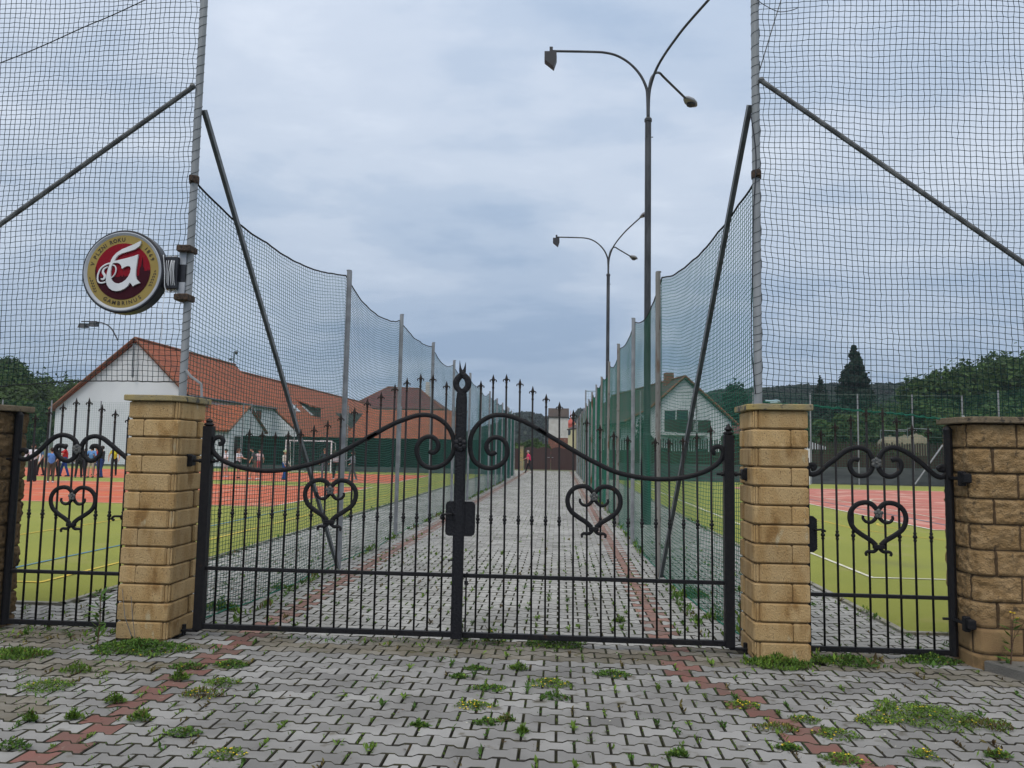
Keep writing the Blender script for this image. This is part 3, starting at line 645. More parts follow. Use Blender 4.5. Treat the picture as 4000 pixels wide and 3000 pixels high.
def picket(parent, x0, x1, zb, ztip, kind, zc=1.045, spear=False):
    """x0 at the bottom, x1 at the top; kind: 'fin' | 'plain' | 'none'"""
    b = MB(); zt = ztip-.122 if kind == 'fin' else ztip
    b.tube([(x0, GY, zb), (x1, GY, zt)] if kind != 'plain' else [(x0, GY, zb), (x1, GY, zt-.10), (x1, GY, zt)], RODR if kind != 'plain' else [RODR, RODR*.95, .002], 6)
    p = b.build('picket', m_iron, parent, True)
    if zc:
        b = MB(); xc = x0+(x1-x0)*(zc-zb)/(zt-zb)
        b.lathe([(.008, -.042), (.0135, -.034), (.0145, -.026), (.009, -.017), (.0165, -.008), (.0185, 0), (.0165, .008), (.009, .017), (.0145, .026), (.0135, .034), (.008, .042)], (xc, GY, zc), 10)
        b.build('collar', m_iron, p, True)
    if kind == 'fin':
        b = MB(); finial(b, x1, ztip); b.build('finial', m_tip, p)
    return p
def heart(parent, cx, zt, w, y=GY-.018):
    """heart scroll: cx centre, zt height of the rosette, w full width"""
    k = w/.45; b = MB()
    for s in (-1, 1):
        P = [(0, 0), (-.012, .035), (-.055, .075), (-.110, .082), (-.168, .062), (-.212, .012), (-.222, -.055), (-.195, -.125), (-.130, -.178), (-.06, -.222), (-.018, -.262)]
        P2 = [(0, 0), (-.018, -.045), (-.055, -.076), (-.095, -.072), (-.118, -.046), (-.115, -.022)]
        P3 = [(-.018, -.262), (-.014, -.288), (-.04, -.312), (-.082, -.312), (-.100, -.326), (-.094, -.346)]
        for pp, w_ in ((P, .039), (P2, .034), (P3, .034)):
            b.bar(smoothpath([(cx-s*a*k, y, zt+c*k) for a, c in pp], 5), w_*k, .016, wf=(None if pp is P else (lambda t: 1-.45*t)))
    h = b.build('heart_scroll', m_iron, parent, True)
    b = MB(); b.box(cx-.043*k, cx+.043*k, y-.018, y+.012, zt-.290*k, zt-.256*k, 0, .004); b.build('clasp', m_iron, h)
    rosette(h, cx, zt-.004, .036*k, y-.02, 5)
def rosette(parent, cx, cz, r, y, n=6, m=None):
    b = MB()
    for i in range(n):
        a = 2*math.pi*i/n+math.pi/2; b.ball((cx+math.cos(a)*r*.62, y, cz+math.sin(a)*r*.62), r*.50, 8, 0, (1, .4, 1))
    b.ball((cx, y-.006, cz), r*.30, 8, 0, (1, .8, 1))
    b.build('rosette', m or m_rosette, parent, True)
def rivets(b, pts, y):
    for p in pts: b.ball((p[0], y, p[2]), .0075, 6, 0, (1, .6, 1))
tipsL = [(874, 1687, 'plain'), (922, 1713, 'plain'), (975, 1675, 'fin'), (1026, 1680, 'fin'), (1077, 1685, 'fin'), (1127, 1681, 'fin'), (1176, 1675, 'fin'), (1228, 1660, 'fin'), (1281, 1641, 'fin'), (1332.6, 1614.7, 'fin'), (1385.6, 1589.6, 'fin'), (1436, 1556, 'fin'), (1489.5, 1530, 'fin'), (1543.5, 1499, 'fin'), (1590.7, 1475, 'fin'), (1643.9, 1458, 'fin'), (1692, 1461, 'fin'), (1745, 1488, 'fin')]
tipsR = [(1879, 1485.7), (1927.4, 1462.4), (1979, 1461), (2031.6, 1479), (2081.4, 1507.6), (2134, 1538), (2185.7, 1569), (2240, 1600), (2292, 1631), (2343.9, 1656.5), (2398, 1682), (2452, 1698.7), (2506, 1768), (2560, 1707), (2612.7, 1709), (2667.5, 1701), (2722, 1688), (2777, 1661)]
scrollL = crop(700, 1200, 2.074, [(322, 1108), (345, 1104), (357, 1083), (345, 1060), (318, 1052), (285, 1066), (267, 1100), (268, 1145), (292, 1190), (350, 1240), (450, 1283), (550, 1310), (660, 1324), (760, 1326), (860, 1316), (960, 1297), (1080, 1268), (1190, 1230), (1300, 1180), (1400, 1127), (1510, 1066), (1600, 1018)]) + crop(1400, 1300, 2.37, [(75, 985), (190, 915), (320, 845), (440, 797), (565, 762), (690, 771), (795, 832), (862, 925), (886, 1030), (868, 1130), (795, 1215), (680, 1250), (585, 1210), (540, 1110), (548, 1040), (590, 985), (645, 962), (695, 970), (732, 1010), (738, 1060), (712, 1100), (678, 1110), (655, 1090)])
scrollR = crop(2100, 1300, 2.37, [(1648, 1113), (1625, 1108), (1622, 1078), (1655, 1053), (1700, 1064), (1720, 1110), (1690, 1185), (1600, 1257), (1478, 1310), (1345, 1340), (1220, 1354), (1090, 1354), (963, 1341), (835, 1318), (705, 1282), (580, 1224), (455, 1160), (330, 1088), (200, 1008), (75, 933), (0, 885)]) + crop(1400, 1300, 2.37, [(1740, 938), (1610, 860), (1490, 803), (1370, 766), (1240, 768), (1118, 838), (1048, 945), (1034, 1055), (1054, 1155), (1118, 1226), (1230, 1253), (1335, 1205), (1378, 1120), (1368, 1030), (1318, 978), (1250, 970), (1196, 1012), (1186, 1070), (1212, 1115), (1248, 1120), (1272, 1100)])
def leaf(name, label, xa, xb, tips, scroll, hx, hz, left):
    o = thing(name, label, 'gate', ((xa+xb)/2, GY, 0), 'main gate leaves')
    hp = xa if left else xb; ip = xb if left else xa        # hinge and inner stile positions
    b = MB(); b.box(hp-.04, hp+.04, GY-.035, GY+.035, .05, 1.80, 0, .004)
    b.lathe([(.03, 0), (.044, .008), (.044, .018), (.022, .03), (.034, .045), (.026, .06), (.003, .095)] if not left else [(.03, 0), (.046, .008), (.046, .016), (.026, .03), (.03, .045), (.018, .06), (.004, .07)], (hp, GY, 1.80), 8)
    b.build('hinge_post', m_iron, o)
    b = MB(); b.box(ip-.02, ip+.02, GY-.015, GY+.015, .06, 1.95, 0, .003); b.build('stile', m_iron, o)
    l, r = (hp+.04, ip-.02) if left else (ip+.02, hp-.04)
    b = MB(); b.box(l, r, GY-.016, GY+.016, .555, .587, 0, .003)
    n = len(tips); xs = [xa+(xb-xa)*(i+1)/(n+1) for i in range(n)]
    rivets(b, [(x, 0, .571) for x in xs], GY-.017); b.build('rail', m_iron, o)
    b = MB(); b.box(l, r, GY-.02, GY+.02, .058, .102, 0, .003); rivets(b, [(x, 0, .08) for x in xs], GY-.021); b.build('rail', m_iron, o)
    for i, t in enumerate(tips):
        q = gp(t[0], t[1]); kd = t[2] if len(t) > 2 else ('plain' if i == 12 else 'fin')
        xb_ = gp(1855+(2785-1855)*i/17, 2500)[0] if not left else gp(834+(1720-834)*i/17, 2455)[0]
        mid = (i in (8, 9)) if left else (i in (7, 8))
        picket(o, xb_, q[0], .09, q[2], kd, None if mid else 1.045)
    b = MB(); pts = smoothpath(scroll, 4); b.bar(pts, .040, .024, GY)
    rivets(b, [p for p in scroll[10:-12:2]], GY-.013); b.build('top_scroll', m_iron, o, True)
    heart(o, hx, hz, .45)
    return o
gL = leaf('gate_leaf', 'left black wrought iron gate leaf with the twisted centre bar', -3.083, -.870, tipsL, scrollL, gp(1294, 1913)[0], gp(1294, 1913)[2], True)
gR = leaf('gate_leaf', 'right black wrought iron gate leaf in front of the driveway', -.826, 1.417, tipsR, scrollR, gp(2320, 1938)[0], gp(2320, 1938)[2], False)
# centre bar with its tongs-like twisted top
cbx = -.848; b = MB()
b.bar([(cbx, 0, .055), (cbx, 0, 1.2), (cbx, 0, 2.06), (cbx, 0, 2.12), (cbx, 0, 2.155)], .095, .03, GY-.045, wf=lambda t: 1 if t < .6 else (.86 if t < .9 else .62))
for i in range(60):
    for s in (-1, 1): b.ball((cbx+s*.039, GY-.060, .1+i*.034), .005, 5, 0, (.8, .4, 1.6))
cb = b.build('centre_bar', m_hammer, gL)
b = MB(); fz = 2.135
A = [(-.016, 0), (-.043, .03), (-.052, .068), (-.040, .105), (-.010, .138), (.012, .168), (.021, .200), (.027, .250)]
b.bar(smoothpath([(cbx+x, GY-.038, fz+z) for x, z in A], 6), .050, .016, wf=lambda t: 1.12-.4*abs(t-.35) if t < .62 else max(.06, (1-t)*2.5))
b.bar(smoothpath([(cbx-x+.004, GY-.056, fz+z+(.012 if z > .2 else 0)) for x, z in A], 6), .050, .016, wf=lambda t: 1.12-.4*abs(t-.35) if t < .62 else max(.06, (1-t)*2.5))
b.build('finial', m_hammer, cb, True)
rosette(cb, cbx, gp(1805, 1737)[2], .056, GY-.072, 6, m_hammer)
def lockbox(par, x0, x1, left):
    b = MB(); z0, z1, c = .905, 1.195, .03
    pl = [(x0, z0+c), (x0+c*.3, z0+c*.3), (x0+c, z0), (x1, z0), (x1, z1), (x0+c, z1), (x0+c*.3, z1-c*.3), (x0, z1-c)] if left else [(x0, z0), (x1-c, z0), (x1-c*.3, z0+c*.3), (x1, z0+c), (x1, z1-c), (x1-c*.3, z1-c*.3), (x1-c, z1), (x0, z1)]
    b.extr(pl, GY-.045, GY-.012)
    ex = x0 if left else x1
    for i in range(14): b.ball((ex+(.006 if left else -.006), GY-.046, z0+.03+i*.0178), .0065, 5, 0, (1.4, .6, .8))
    for i in range(4):
        for zz_ in (z0+.006, z1-.006): b.ball((x0+(.035+i*.017 if left else .01+i*.017), GY-.046, zz_), .0065, 5, 0, (.8, .6, 1.4))
    lb = b.build('lock_box', m_hammer, par)
    if left:
        b = MB(); b.tube(smoothpath([(x0+.055, GY-.05, 1.09), (x0+.055, GY-.085, 1.09), (x0+.03, GY-.09, 1.088), (x0-.02, GY-.085, 1.085), (x0-.025, GY-.07, 1.07)], 3), .009, 6); b.ball((x0-.025, GY-.07, 1.06), .02, 8); b.build('handle', m_iron, lb, True)
lockbox(gL, -.962, -.896, True); lockbox(gR, -.80, -.712, False)
b = MB(); b.tube([(-.935, GY-.03, .70), (-.876+.0, GY-.03, .70), (-.866, GY-.03, .69), (-.866, GY-.03, .12)], .008, 6); b.box(-.885, -.862, GY-.04, GY-.018, .50, .53); b.build('drop_bolt', m_iron, gL)
b = MB(); b.tube([(-.765, GY-.03, .60), (-.775, GY-.03, .59), (-.775, GY-.03, .11)], .008, 6); b.box(-.79, -.76, GY-.04, GY-.018, .50, .53); b.build('drop_bolt', m_iron, gR)
def hinge(par, xg, xw, z, y=GY):
    s = 1 if xg > xw else -1; b = MB()
    b.tube([(xg+s*.10, y, z), (xw, y, z)], .012, 8); b.lathe([(.021, 0), (.021, .02)], (xg+s*.045 if s > 0 else xg-.065, y, z), 6, 0, 'x'); b.lathe([(.021, 0), (.021, .02)], (xg-s*.07 if s > 0 else xg+.05, y, z), 6, 0, 'x')
    b.box(xw-.035, xw+.035, y-.045, y+.03, z-.045, z+.045, 0, .008); b.box(min(xw, xw-s*.04), max(xw, xw-s*.04), y-.055, y+.04, z-.055, z+.055, 0, .006)
    b.build('hinge', m_iron, par)
hinge(gL, -3.083, -3.235, 1.495); hinge(gR, 1.417, 1.555, 1.47)
for par, x, s in ((gL, -3.083, -1), (gR, 1.417, 1)):
    b = MB(); b.box(min(x, x+s*.15), max(x, x+s*.15), GY-.02, GY+.02, .03, .05, 0, .004); b.tube([(x+s*.13, GY, .0), (x+s*.13, GY, .09)], .018, 8); b.build('pivot', m_iron, par)

def wicket(label, xa, xb, tips, hx, hzc, hinge_left, cy):
    o = thing('picket_gate', label, 'gate', ((xa+xb)/2, GY, 0), 'picket gates beside the main gate')
    hp = xa if hinge_left else xb; ip = xb if hinge_left else xa
    b = MB(); b.tube([(hp, GY, .04), (hp, GY, 1.86)], .034, 12); b.lathe([(.036, 0), (.036, .012), (.02, .035), (.004, .045)], (hp, GY, 1.86), 12); b.build('hinge_post', m_iron, o, False)
    b = MB(); b.box(ip-.015, ip+.015, GY-.015, GY+.015, .05, 1.62, 0, .003); b.build('stile', m_iron, o)
    n = len(tips); xs = [gp(t[0], t[1])[0] for t in tips]
    for z, h in ((.485, .03), (.045, .042)):
        b = MB(); b.box(min(xa, xb)+(.034 if hinge_left else 0), max(xa, xb)-(0 if hinge_left else .034), GY-.016, GY+.016, z, z+h, 0, .003); rivets(b, [(x, 0, z+h/2) for x in xs], GY-.017); b.build('rail', m_iron, o)
    for i, t in enumerate(tips):
        q = gp(t[0], t[1]); picket(o, q[0]+.004, q[0], .07, q[2], 'fin', None if i in (3, 4) else cy)
    return o
wR = wicket('black iron picket gate between right pillar and brown wall', 2.06, 3.210, [(3207, 1675), (3262, 1646), (3323, 1618), (3383, 1592), (3447, 1592), (3502, 1624), (3562, 1655), (3625, 1666)], 0, 0, False, .985)
sc = [(372, 1174), (395, 1170), (404, 1152), (385, 1138), (358, 1146), (343, 1175), (352, 1210), (385, 1224), (435, 1208), (480, 1170), (535, 1125), (590, 1085), (655, 1030), (720, 1000), (790, 992), (855, 1018), (898, 1080), (905, 1150), (870, 1215), (800, 1238), (740, 1215), (708, 1160), (715, 1112), (745, 1090), (785, 1100)]
scr = [(1535, 1180), (1510, 1188), (1480, 1180), (1478, 1165), (1510, 1155), (1535, 1175), (1540, 1215), (1500, 1248), (1450, 1235), (1400, 1195), (1340, 1140), (1270, 1085), (1200, 1035), (1125, 1000), (1060, 992), (1000, 1020), (958, 1080), (950, 1150), (985, 1215), (1050, 1243), (1120, 1215), (1150, 1160), (1140, 1112), (1105, 1090), (1065, 1105)]
for s_ in (sc, scr):
    b = MB(); b.bar(smoothpath(crop(3000, 1300, 2.212, s_), 4), .040, .024, GY); rivets(b, crop(3000, 1300, 2.212, s_)[9:16:2], GY-.013); b.build('top_scroll', m_iron, wR, True)
q = gp(3420, 1808); rosette(wR, q[0], q[2], .042, GY-.02, 6)
q = gp(3425, 2003); heart(wR, q[0], q[2], .455)
for z in (1.475, .335):
    b = MB(); b.tube([(3.13, GY, z), (3.23, GY, z)], .011, 8); b.box(3.205, 3.265, GY-.25, GY-.15, z-.035, z+.045, 0, .01); b.tube([(3.20, GY, z), (3.225, GY-.2, z)], .014, 8); b.box(3.20, 3.245, GY-.21, GY-.16, z-.06, z+.06, 0, .008); b.build('hinge', m_iron, wR)
b = MB(); b.extr([(2.01, .845), (2.095, .845), (2.125, .87), (2.125, 1.115), (2.095, 1.14), (2.01, 1.14)], GY-.04, GY-.005)
for i in range(13): b.ball((2.12, GY-.041, .875+i*.0185), .0065, 5, 0, (1.4, .6, .8))
lb = b.build('lock_box', m_hammer, wR); b = MB(); b.tube(smoothpath([(2.10, GY-.05, 1.03), (2.10, GY-.08, 1.03), (2.15, GY-.085, 1.035), (2.18, GY-.08, 1.02)], 3), .009, 6); b.build('handle', m_iron, lb, True)
wL = wicket('black iron picket gate left of the sand pillar, pupils seen behind it', -4.832, -3.73, [(140, 1614), (194, 1592), (248, 1572), (300, 1553), (350, 1553), (400, 1578), (452, 1598), (503, 1622)], 0, 0, True, 1.0)
lc = [(205, 1180), (215, 1165), (195, 1155), (165, 1165), (150, 1195), (165, 1225), (205, 1232), (250, 1215), (320, 1165), (390, 1095), (450, 1050), (510, 1035), (570, 1050), (615, 1090), (632, 1150), (605, 1215), (555, 1245), (495, 1225), (455, 1175), (460, 1130), (495, 1120), (540, 1135)]
rc = [(1090, 1290), (1060, 1250), (1020, 1215), (960, 1165), (890, 1105), (830, 1060), (765, 1045), (705, 1065), (668, 1110), (662, 1160), (690, 1215), (740, 1245), (795, 1215), (815, 1170), (795, 1130), (755, 1125), (740, 1150)]
for s_ in (lc, rc):
    b = MB(); b.bar(smoothpath(crop(0, 1200, 2.0733, s_), 4), .040, .024, GY); rivets(b, crop(0, 1200, 2.0733, s_)[6:13:2], GY-.013); b.build('top_scroll', m_iron, wL, True)
q = gp(305, 1755); rosette(wL, q[0], q[2], .042, GY-.02, 6)
q = gp(291, 1937); heart(wL, q[0], q[2], .41)
for z in (1.475,):
    b = MB(); b.tube([(-4.77, GY, z), (-4.93, GY, z)], .011, 8); b.box(-4.99, -4.91, GY-.20, GY-.12, z-.035, z+.04, 0, .01); b.tube([(-4.86, GY, z), (-4.94, GY-.16, z)], .014, 8); b.build('hinge', m_iron, wL)
b = MB(); b.tube(smoothpath([(-3.80, GY, 1.0), (-3.80, GY-.05, 1.0), (-3.86, GY-.06, 1.0), (-3.88, GY-.06, .98), (-3.86, GY-.06, .965)], 3), .011, 6); b.ball((-3.80, GY-.03, .99), .025, 8); b.build('handle', m_iron, wL, True)

# ------------------------------------------------------------------ masts on the pillars, braces, nets
MY = 6.70
def helix(b, x, y, r, z0, z1, pitch, th, irr=.35):
    z = z0; pts = []
    while z < z1:
        p = pitch*random.uniform(1-irr, 1+irr)
        for i in range(10): a = 2*math.pi*i/10; pts.append((x+math.cos(a)*r, y+math.sin(a)*r, z+p*i/10+.012*math.sin(a)))
        z += p
    b.tube(pts, th, 4)
def mast(x, label, side):
    o = thing('net_mast', label, 'mast', (x, MY, 2.05), 'net masts on the gate pillars')
    b = MB(); b.tube([(x, MY, 2.05), (x, MY, 8.6)], .034, 14); b.box(x-.07, x+.07, MY-.07, MY+.07, 2.05, 2.062); b.build('pipe', m_mast, o, False)
    b = MB(); helix(b, x, MY, .0360, 2.12, 3.0, .085, .0021); helix(b, x, MY, .0360, 3.0, 8.5, .105, .0021); b.build('lashing_cord', m_roped, o)
    zc = 4.03 if side < 0 else 4.06
    b = MB(); b.lathe([(.042, -.035), (.044, -.02), (.044, .02), (.042, .035)], (x, MY, zc), 12); b.box(x-.015-side*.0, x+.02, MY-.075, MY-.03, zc-.025, zc+.025); b.build('clamp', m_clamp, o)
    # pipe brace out along the front net, angle steel brace down to the first post of the driveway net
    b = MB(); b.tube([(x+side*.03, MY-.05, 4.89), (x+side*4.0, MY-.05, 4.89-2.93-(.0 if side < 0 else .05))], .022, 8); b.ball((x+side*.04, MY-.05, 4.89), .03, 6); b.build('brace', m_pipe, o, False)
    p0 = Vector((x-side*.045, MY+.02, 4.70)); p1 = Vector((-2.95 if side < 0 else 1.335, 10.45, .02))
    d = (p1-p0).normalized(); sx = Vector((1, 0, 0)); sx = (sx-d*sx.dot(d)).normalized(); sy = d.cross(sx)
    b = MB()
    for e1, e2, w1, w2 in ((sx, sy, .055, .006), (sy, sx, .05, .006)):
        v = [p+e1*a+e2*c for p in (p0, p1) for a, c in ((-w1/2, 0), (w1/2, 0), (w1/2, w2), (-w1/2, w2))] if e1 is sx else [p+e1*a+e2*c+sx*(w1/2*(1 if side < 0 else -1)) for p in (p0, p1) for a, c in ((0, 0), (w1, 0), (w1, w2), (0, w2))]
        b.add(v, [(0, 1, 5, 4), (1, 2, 6, 5), (2, 3, 7, 6), (3, 0, 4, 7), (3, 2, 1, 0), (4, 5, 6, 7)])
    b.build('brace', m_brace, o)
    return o
mL = mast(-3.35, 'white pipe mast on the left gate pillar, cord wound round it', -1)
mR = mast(1.672, 'white pipe mast on the right gate pillar, cord wound round it', 1)
b = MB(); b.bar([onY(726, 1445, MY-.03), onY(745, 1470, MY-.03), onY(786, 1500, MY-.03), onY(788, 1552, MY-.03)], .022, .008, MY-.03); b.build('bent_strap', m_mast, mL)
b = MB(); b.tube(smoothpath([(1.72, MY-.06, 2.09), (1.76, MY-.09, 2.085), (1.80, MY-.1, 2.09), (1.83, MY-.06, 2.08), (1.76, MY-.05, 2.075)], 4), .008, 6); b.build('coiled_cord', mat('pale blue cord', (.35, .5, .55), .8), mR)
b = MB(); b.tube(smoothpath([(1.62, MY-.03, 4.6), (1.66, MY-.045, 4.2), (1.635, MY-.04, 3.7), (1.62, MY-.04, 3.1), (1.61, MY-.035, 2.6), (1.64, MY-.04, 2.15)], 5), .005, 5); b.build('cable', m_blk, mR)

def strands(P, e1, e2, r, nr=3):
    k, n, _ = P.shape; rr = np.broadcast_to(np.asarray(r, float), (k, n))[..., None, None]
    ang = 2*np.pi*np.arange(nr)/nr
    off = (np.cos(ang)[:, None]*np.asarray(e1)[..., None, :] + np.sin(ang)[:, None]*np.asarray(e2)[..., None, :])
    V = P[:, :, None, :] + rr*off
    idx = np.arange(k*n*nr).reshape(k, n, nr); nx = np.roll(idx, -1, 2)
    Q = np.stack([idx[:, :-1], nx[:, :-1], nx[:, 1:], idx[:, 1:]], -1).reshape(-1, 4)
    return V.reshape(-1, 3), Q
def net_geo(P, r, tang, norm, rv=None):
    up = np.array([0, 0, 1.0]); V1, Q1 = strands(P, up, norm, r); V2, Q2 = strands(P.transpose(1, 0, 2), tang, norm, rv or r)
    return np.concatenate([V1, V2]), np.concatenate([Q1, Q2+len(V1)])
def knots(P, r):
    c = P.reshape(-1, 3); o = np.array([(1, 0, 0), (0, 1, 0), (-1, 0, 0), (0, -1, 0), (0, 0, 1), (0, 0, -1)])*r
    V = (c[:, None]+o).reshape(-1, 3); f = np.array([(0, 1, 4, 4), (1, 2, 4, 4), (2, 3, 4, 4), (3, 0, 4, 4)])
    return V
def fbm(X, Y, s, seed): return np.array([noise.noise((a*s, b_*s, seed)) for a, b_ in zip(X.ravel(), Y.ravel())]).reshape(X.shape)
def front_net(name, label, xa, xb, ybase, zbot, ztop, cell, seed):
    n = int(abs(xb-xa)/cell); m = int((ztop-2.1)/cell)
    X, I = np.meshgrid(np.linspace(xa, xb, n+1), np.arange(m+1)); u = (X-xa)/(xb-xa)
    zb = np.array([zbot(t) for t in np.linspace(0, 1, n+1)])[None, :]
    Z = zb+(ztop-zb)*I/m
    k = (Z-2)/5.0
    dX = .05*fbm(X, Z, .55, seed)+.013*fbm(X, Z, 2.2, seed+3)+rng.normal(0, .0022, X.shape)
    dZ = .05*fbm(X, Z, .6, seed+7)+.016*fbm(X, Z, 2.0, seed+11)+rng.normal(0, .0022, X.shape)-.10*np.sin(np.pi*u)*(1-I/m)**2
    edge = np.clip(np.minimum(np.abs(X-xa)/.25, 1), 0, 1); gather = .012*np.sin(Z*21+seed)*(1-edge)
    Y = ybase+.10*fbm(X, Z, .5, seed+13)*edge
    P = np.stack([X+dX*edge+gather, Y, Z+dZ], -1)
    V, Q = net_geo(P, .0029, np.array([1.0, 0, 0]), np.array([0, 1.0, 0]))
    o = thing(name, label, 'net', (xa, ybase, zbot(0)), 'ball nets across the front')
    npmesh('mesh', V, Q, m_net, None, o)
    kp = P.reshape(-1, 3); oc = np.array([(1, 0, 0), (0, 0, 1), (-1, 0, 0), (0, 0, -1), (0, -1, 0), (0, 1, 0)])*.0042
    KV = (kp[:, None]+oc).reshape(-1, 3); base = np.arange(len(kp))[:, None, None]*6; KT = np.array([(0, 1, 4), (1, 2, 4), (2, 3, 4), (3, 0, 4), (1, 0, 5), (2, 1, 5), (3, 2, 5), (0, 3, 5)])
    npmesh('knots', KV, (base+KT).reshape(-1, 3), m_net, None, o)
    b = MB(); b.tube([tuple(p) for p in P[0]], .0055, 5)
    b.build('rope', m_roped if seed < 5 else m_netg, o)
    b = MB(); b.tube([tuple(p) for p in P[:, 0]], .004, 5); b.build('rope', m_roped, o)
    if seed > 5:
        b = MB(); pts = []
        L = len(P[0])*3
        for i in range(L):
            t = i/(L-1)*(len(P[0])-1); a = int(min(t, len(P[0])-2)); q = P[0][a]+(P[0][a+1]-P[0][a])*(t-a); w = i*1.15
            pts.append((q[0], q[1]+.013*math.cos(w), q[2]+.013*math.sin(w)))
        b.tube(pts, .0035, 4); b.build('lacing', m_netg, o)
    return o
front_net('ball_net', 'dark square mesh net left of the mast with the round sign', -3.40, -7.4, MY+.06, lambda t: 2.20+.055*math.sin(min(t, .6)/.6*math.pi)+.0*t, 8.0, .0485, 2)
front_net('ball_net', 'dark square mesh net right of the right mast, green laced rope below', 1.715, 5.7, MY+.06, lambda t: 2.085-.115*t, 8.0, .0485, 8)

def driveway_fence(name, label, xm, xf, yend, npost, rust, side):
    o = thing(name, label, 'net fence', (xf, 10.57, 0), 'net fences along the driveway')
    ys = [10.57+3.68*i for i in range(npost)]
    for i, y in enumerate(ys):
        b = MB(); h = 4.10+random.uniform(-.03, .05); b.tube([(xf, y, -.05), (xf+random.uniform(-.02, .02), y, h)], .035 if rust else .036, 10); b.lathe([(.037, 0), (.037, .012)], (xf, y, h), 10); b.lathe([(.039, -.01), (.039, .01)], (xf, y, 2.62), 10)
        p = b.build('post', m_rust if (rust and i % 2 == 0 or (rust and i == 3)) else m_galv, o, False)
        if rust and i % 2 == 0: p['label'] = 'rust stained post'
    nodes = [(xm, MY, 4.0)]+[(xf-.045*side*(-1), y, 4.03) for y in ys]
    def edge(y):
        for i in range(len(nodes)-1):
            a, c = nodes[i], nodes[i+1]
            if y <= c[1] or i == len(nodes)-2:
                t = min(max((y-a[1])/(c[1]-a[1]), 0), 1); sg = .20 if i == 0 else .17+.06*math.sin(i*2.3)
                return a[0]+(c[0]-a[0])*t, a[2]+(c[2]-a[2])*t-sg*4*t*(1-t), t
    Vs, Qs, nvv = [], [], 0
    rope = []; ropeb = []
    for y0, y1, cell, rh, rv in ((MY, 10.57, .055, .0030, .0027), (10.57, 21.61, .075, .0034, .0020), (21.61, min(yend, 36.33), .11, .0036, .0032), (36.33, yend, .16, .0042, .0052)):
        if y1 <= y0: continue
        n = int((y1-y0)/cell); m = 96; yy = np.linspace(y0, y1, n+1)
        E = np.array([edge(y) for y in yy])
        Yg, I = np.meshgrid(yy, np.arange(m+1)/m); Xg = np.broadcast_to(E[:, 0], Yg.shape); Zt = E[:, 1][None, :]
        zb = .03+.025*np.sin(yy*1.3)[None, :]
        Zg = zb+(Zt-zb)*I+.0*Yg
        belly = np.sin(np.pi*E[:, 2])[None, :]
        ca, cb_, cc = fbm(Yg, Zg, .9, 4+side), fbm(Yg, Zg, .45, 9+side), fbm(Yg, Zg, 2.4, 14+side)
        P = np.stack([Xg+(.09*cb_+.02)*belly*np.sin(np.pi*np.clip(I*.96+.04, 0, 1)), Yg+(.02*ca+rng.normal(0, .002, Yg.shape)), Zg+.03*ca+.016*cc+rng.normal(0, .002, Yg.shape)], -1)
        V, Q = net_geo(P, rh, np.array([0, 1.0, 0]), np.array([1.0, 0, 0]), rv); Vs.append(V); Qs.append(Q+nvv); nvv += len(V)
        rope += [tuple(p) for p in P[-1][::2]]; ropeb += [tuple(p) for p in P[0][::2]]
    npmesh('mesh', np.concatenate(Vs), np.concatenate(Qs), m_netg if rust else m_netl, None, o)
    b = MB(); b.tube(rope, .010, 5); b.build('rope', m_roped, o)
    b = MB(); b.tube(ropeb, .008, 5); b.build('rope', m_netg, o)
    return o
m_netl = mat('teal green netting', (0.014, 0.088, 0.072), 0.75, (0.02, 0.115, 0.092), 0.5, spec=0.2)
driveway_fence('net_fence', 'green net fence on galvanised posts along the left of the driveway', -3.33, -2.98, 51.05, 12, False, -1)
driveway_fence('net_fence', 'green net fence on rusty posts along the right of the driveway', 1.652, 1.315, 62.0, 15, True, 1)
def wire(name, label, pts, r, cat='cable'):
    b = MB(); b.tube(smoothpath(pts, 6), r, 5); return tag(b.build(name, m_blk, None), label, cat)
wire('overhead_cable', 'thin dark cable crossing the upper left corner', [onY(-700, 490, 8.2), onY(0, 246, 8.2), onY(330, 105, 8.2), onY(566, 0, 8.2), onY(1500, -450, 8.2)], .006)
wire('guy_wire', 'thin guy wire rising right from the right mast', [onY(2962, 292, MY+.1), onY(3051, 0, 7.2), onY(3200, -480, 8.2)], .005)
wire('loose_cord', 'thin loose cord sagging from the top of the right mast', [onY(2958, 0, MY-.04), onY(2990, 22, MY-.03), onY(3040, 45, MY-.02), onY(3085, 42, MY-.02), onY(3116, 31, MY-.02)], .0035)

# ------------------------------------------------------------------ round brewery sign on the left mast
SY = 6.57; SX, _, SZ = onY(481, 1061, SY)          # centre of the face, face plane
o = thing('round_sign', 'round red and gold sign lettered GAMBRINUS on the left mast', 'sign', (SX, SY, SZ))
RO = .375
b = MB(); b.lathe([(.354, .002), (.354, -.012), (.366, -.012), (RO, -.002), (RO, .095), (RO-.03, .11)], (SX, SY, SZ), 64, 0, 'y'); b.build('drum', m_blk, o, False)
def ringmesh(r0, y0, r1, y1, m, name, par, n=72, extra=None):
    b = MB(); v = []
    prof = [(r0, y0), (r1, y1)] if not extra else extra
    for r_, y_ in prof:
        for k in range(n): a = 2*math.pi*k/n; v.append((SX+r_*math.cos(a), y_, SZ+r_*math.sin(a)))
    f = [(i*n+k, (i+1)*n+k, (i+1)*n+(k+1) % n, i*n+(k+1) % n) for i in range(len(prof)-1) for k in range(n)]
    return b.add(v, f).build(name, m, par, False)
def disc(r, y, m, name, par, n=72):
    b = MB(); b.add([(SX+r*math.cos(2*math.pi*k/n), y, SZ+r*math.sin(2*math.pi*k/n)) for k in range(n)], [tuple(range(n))]); return b.build(name, m, par)
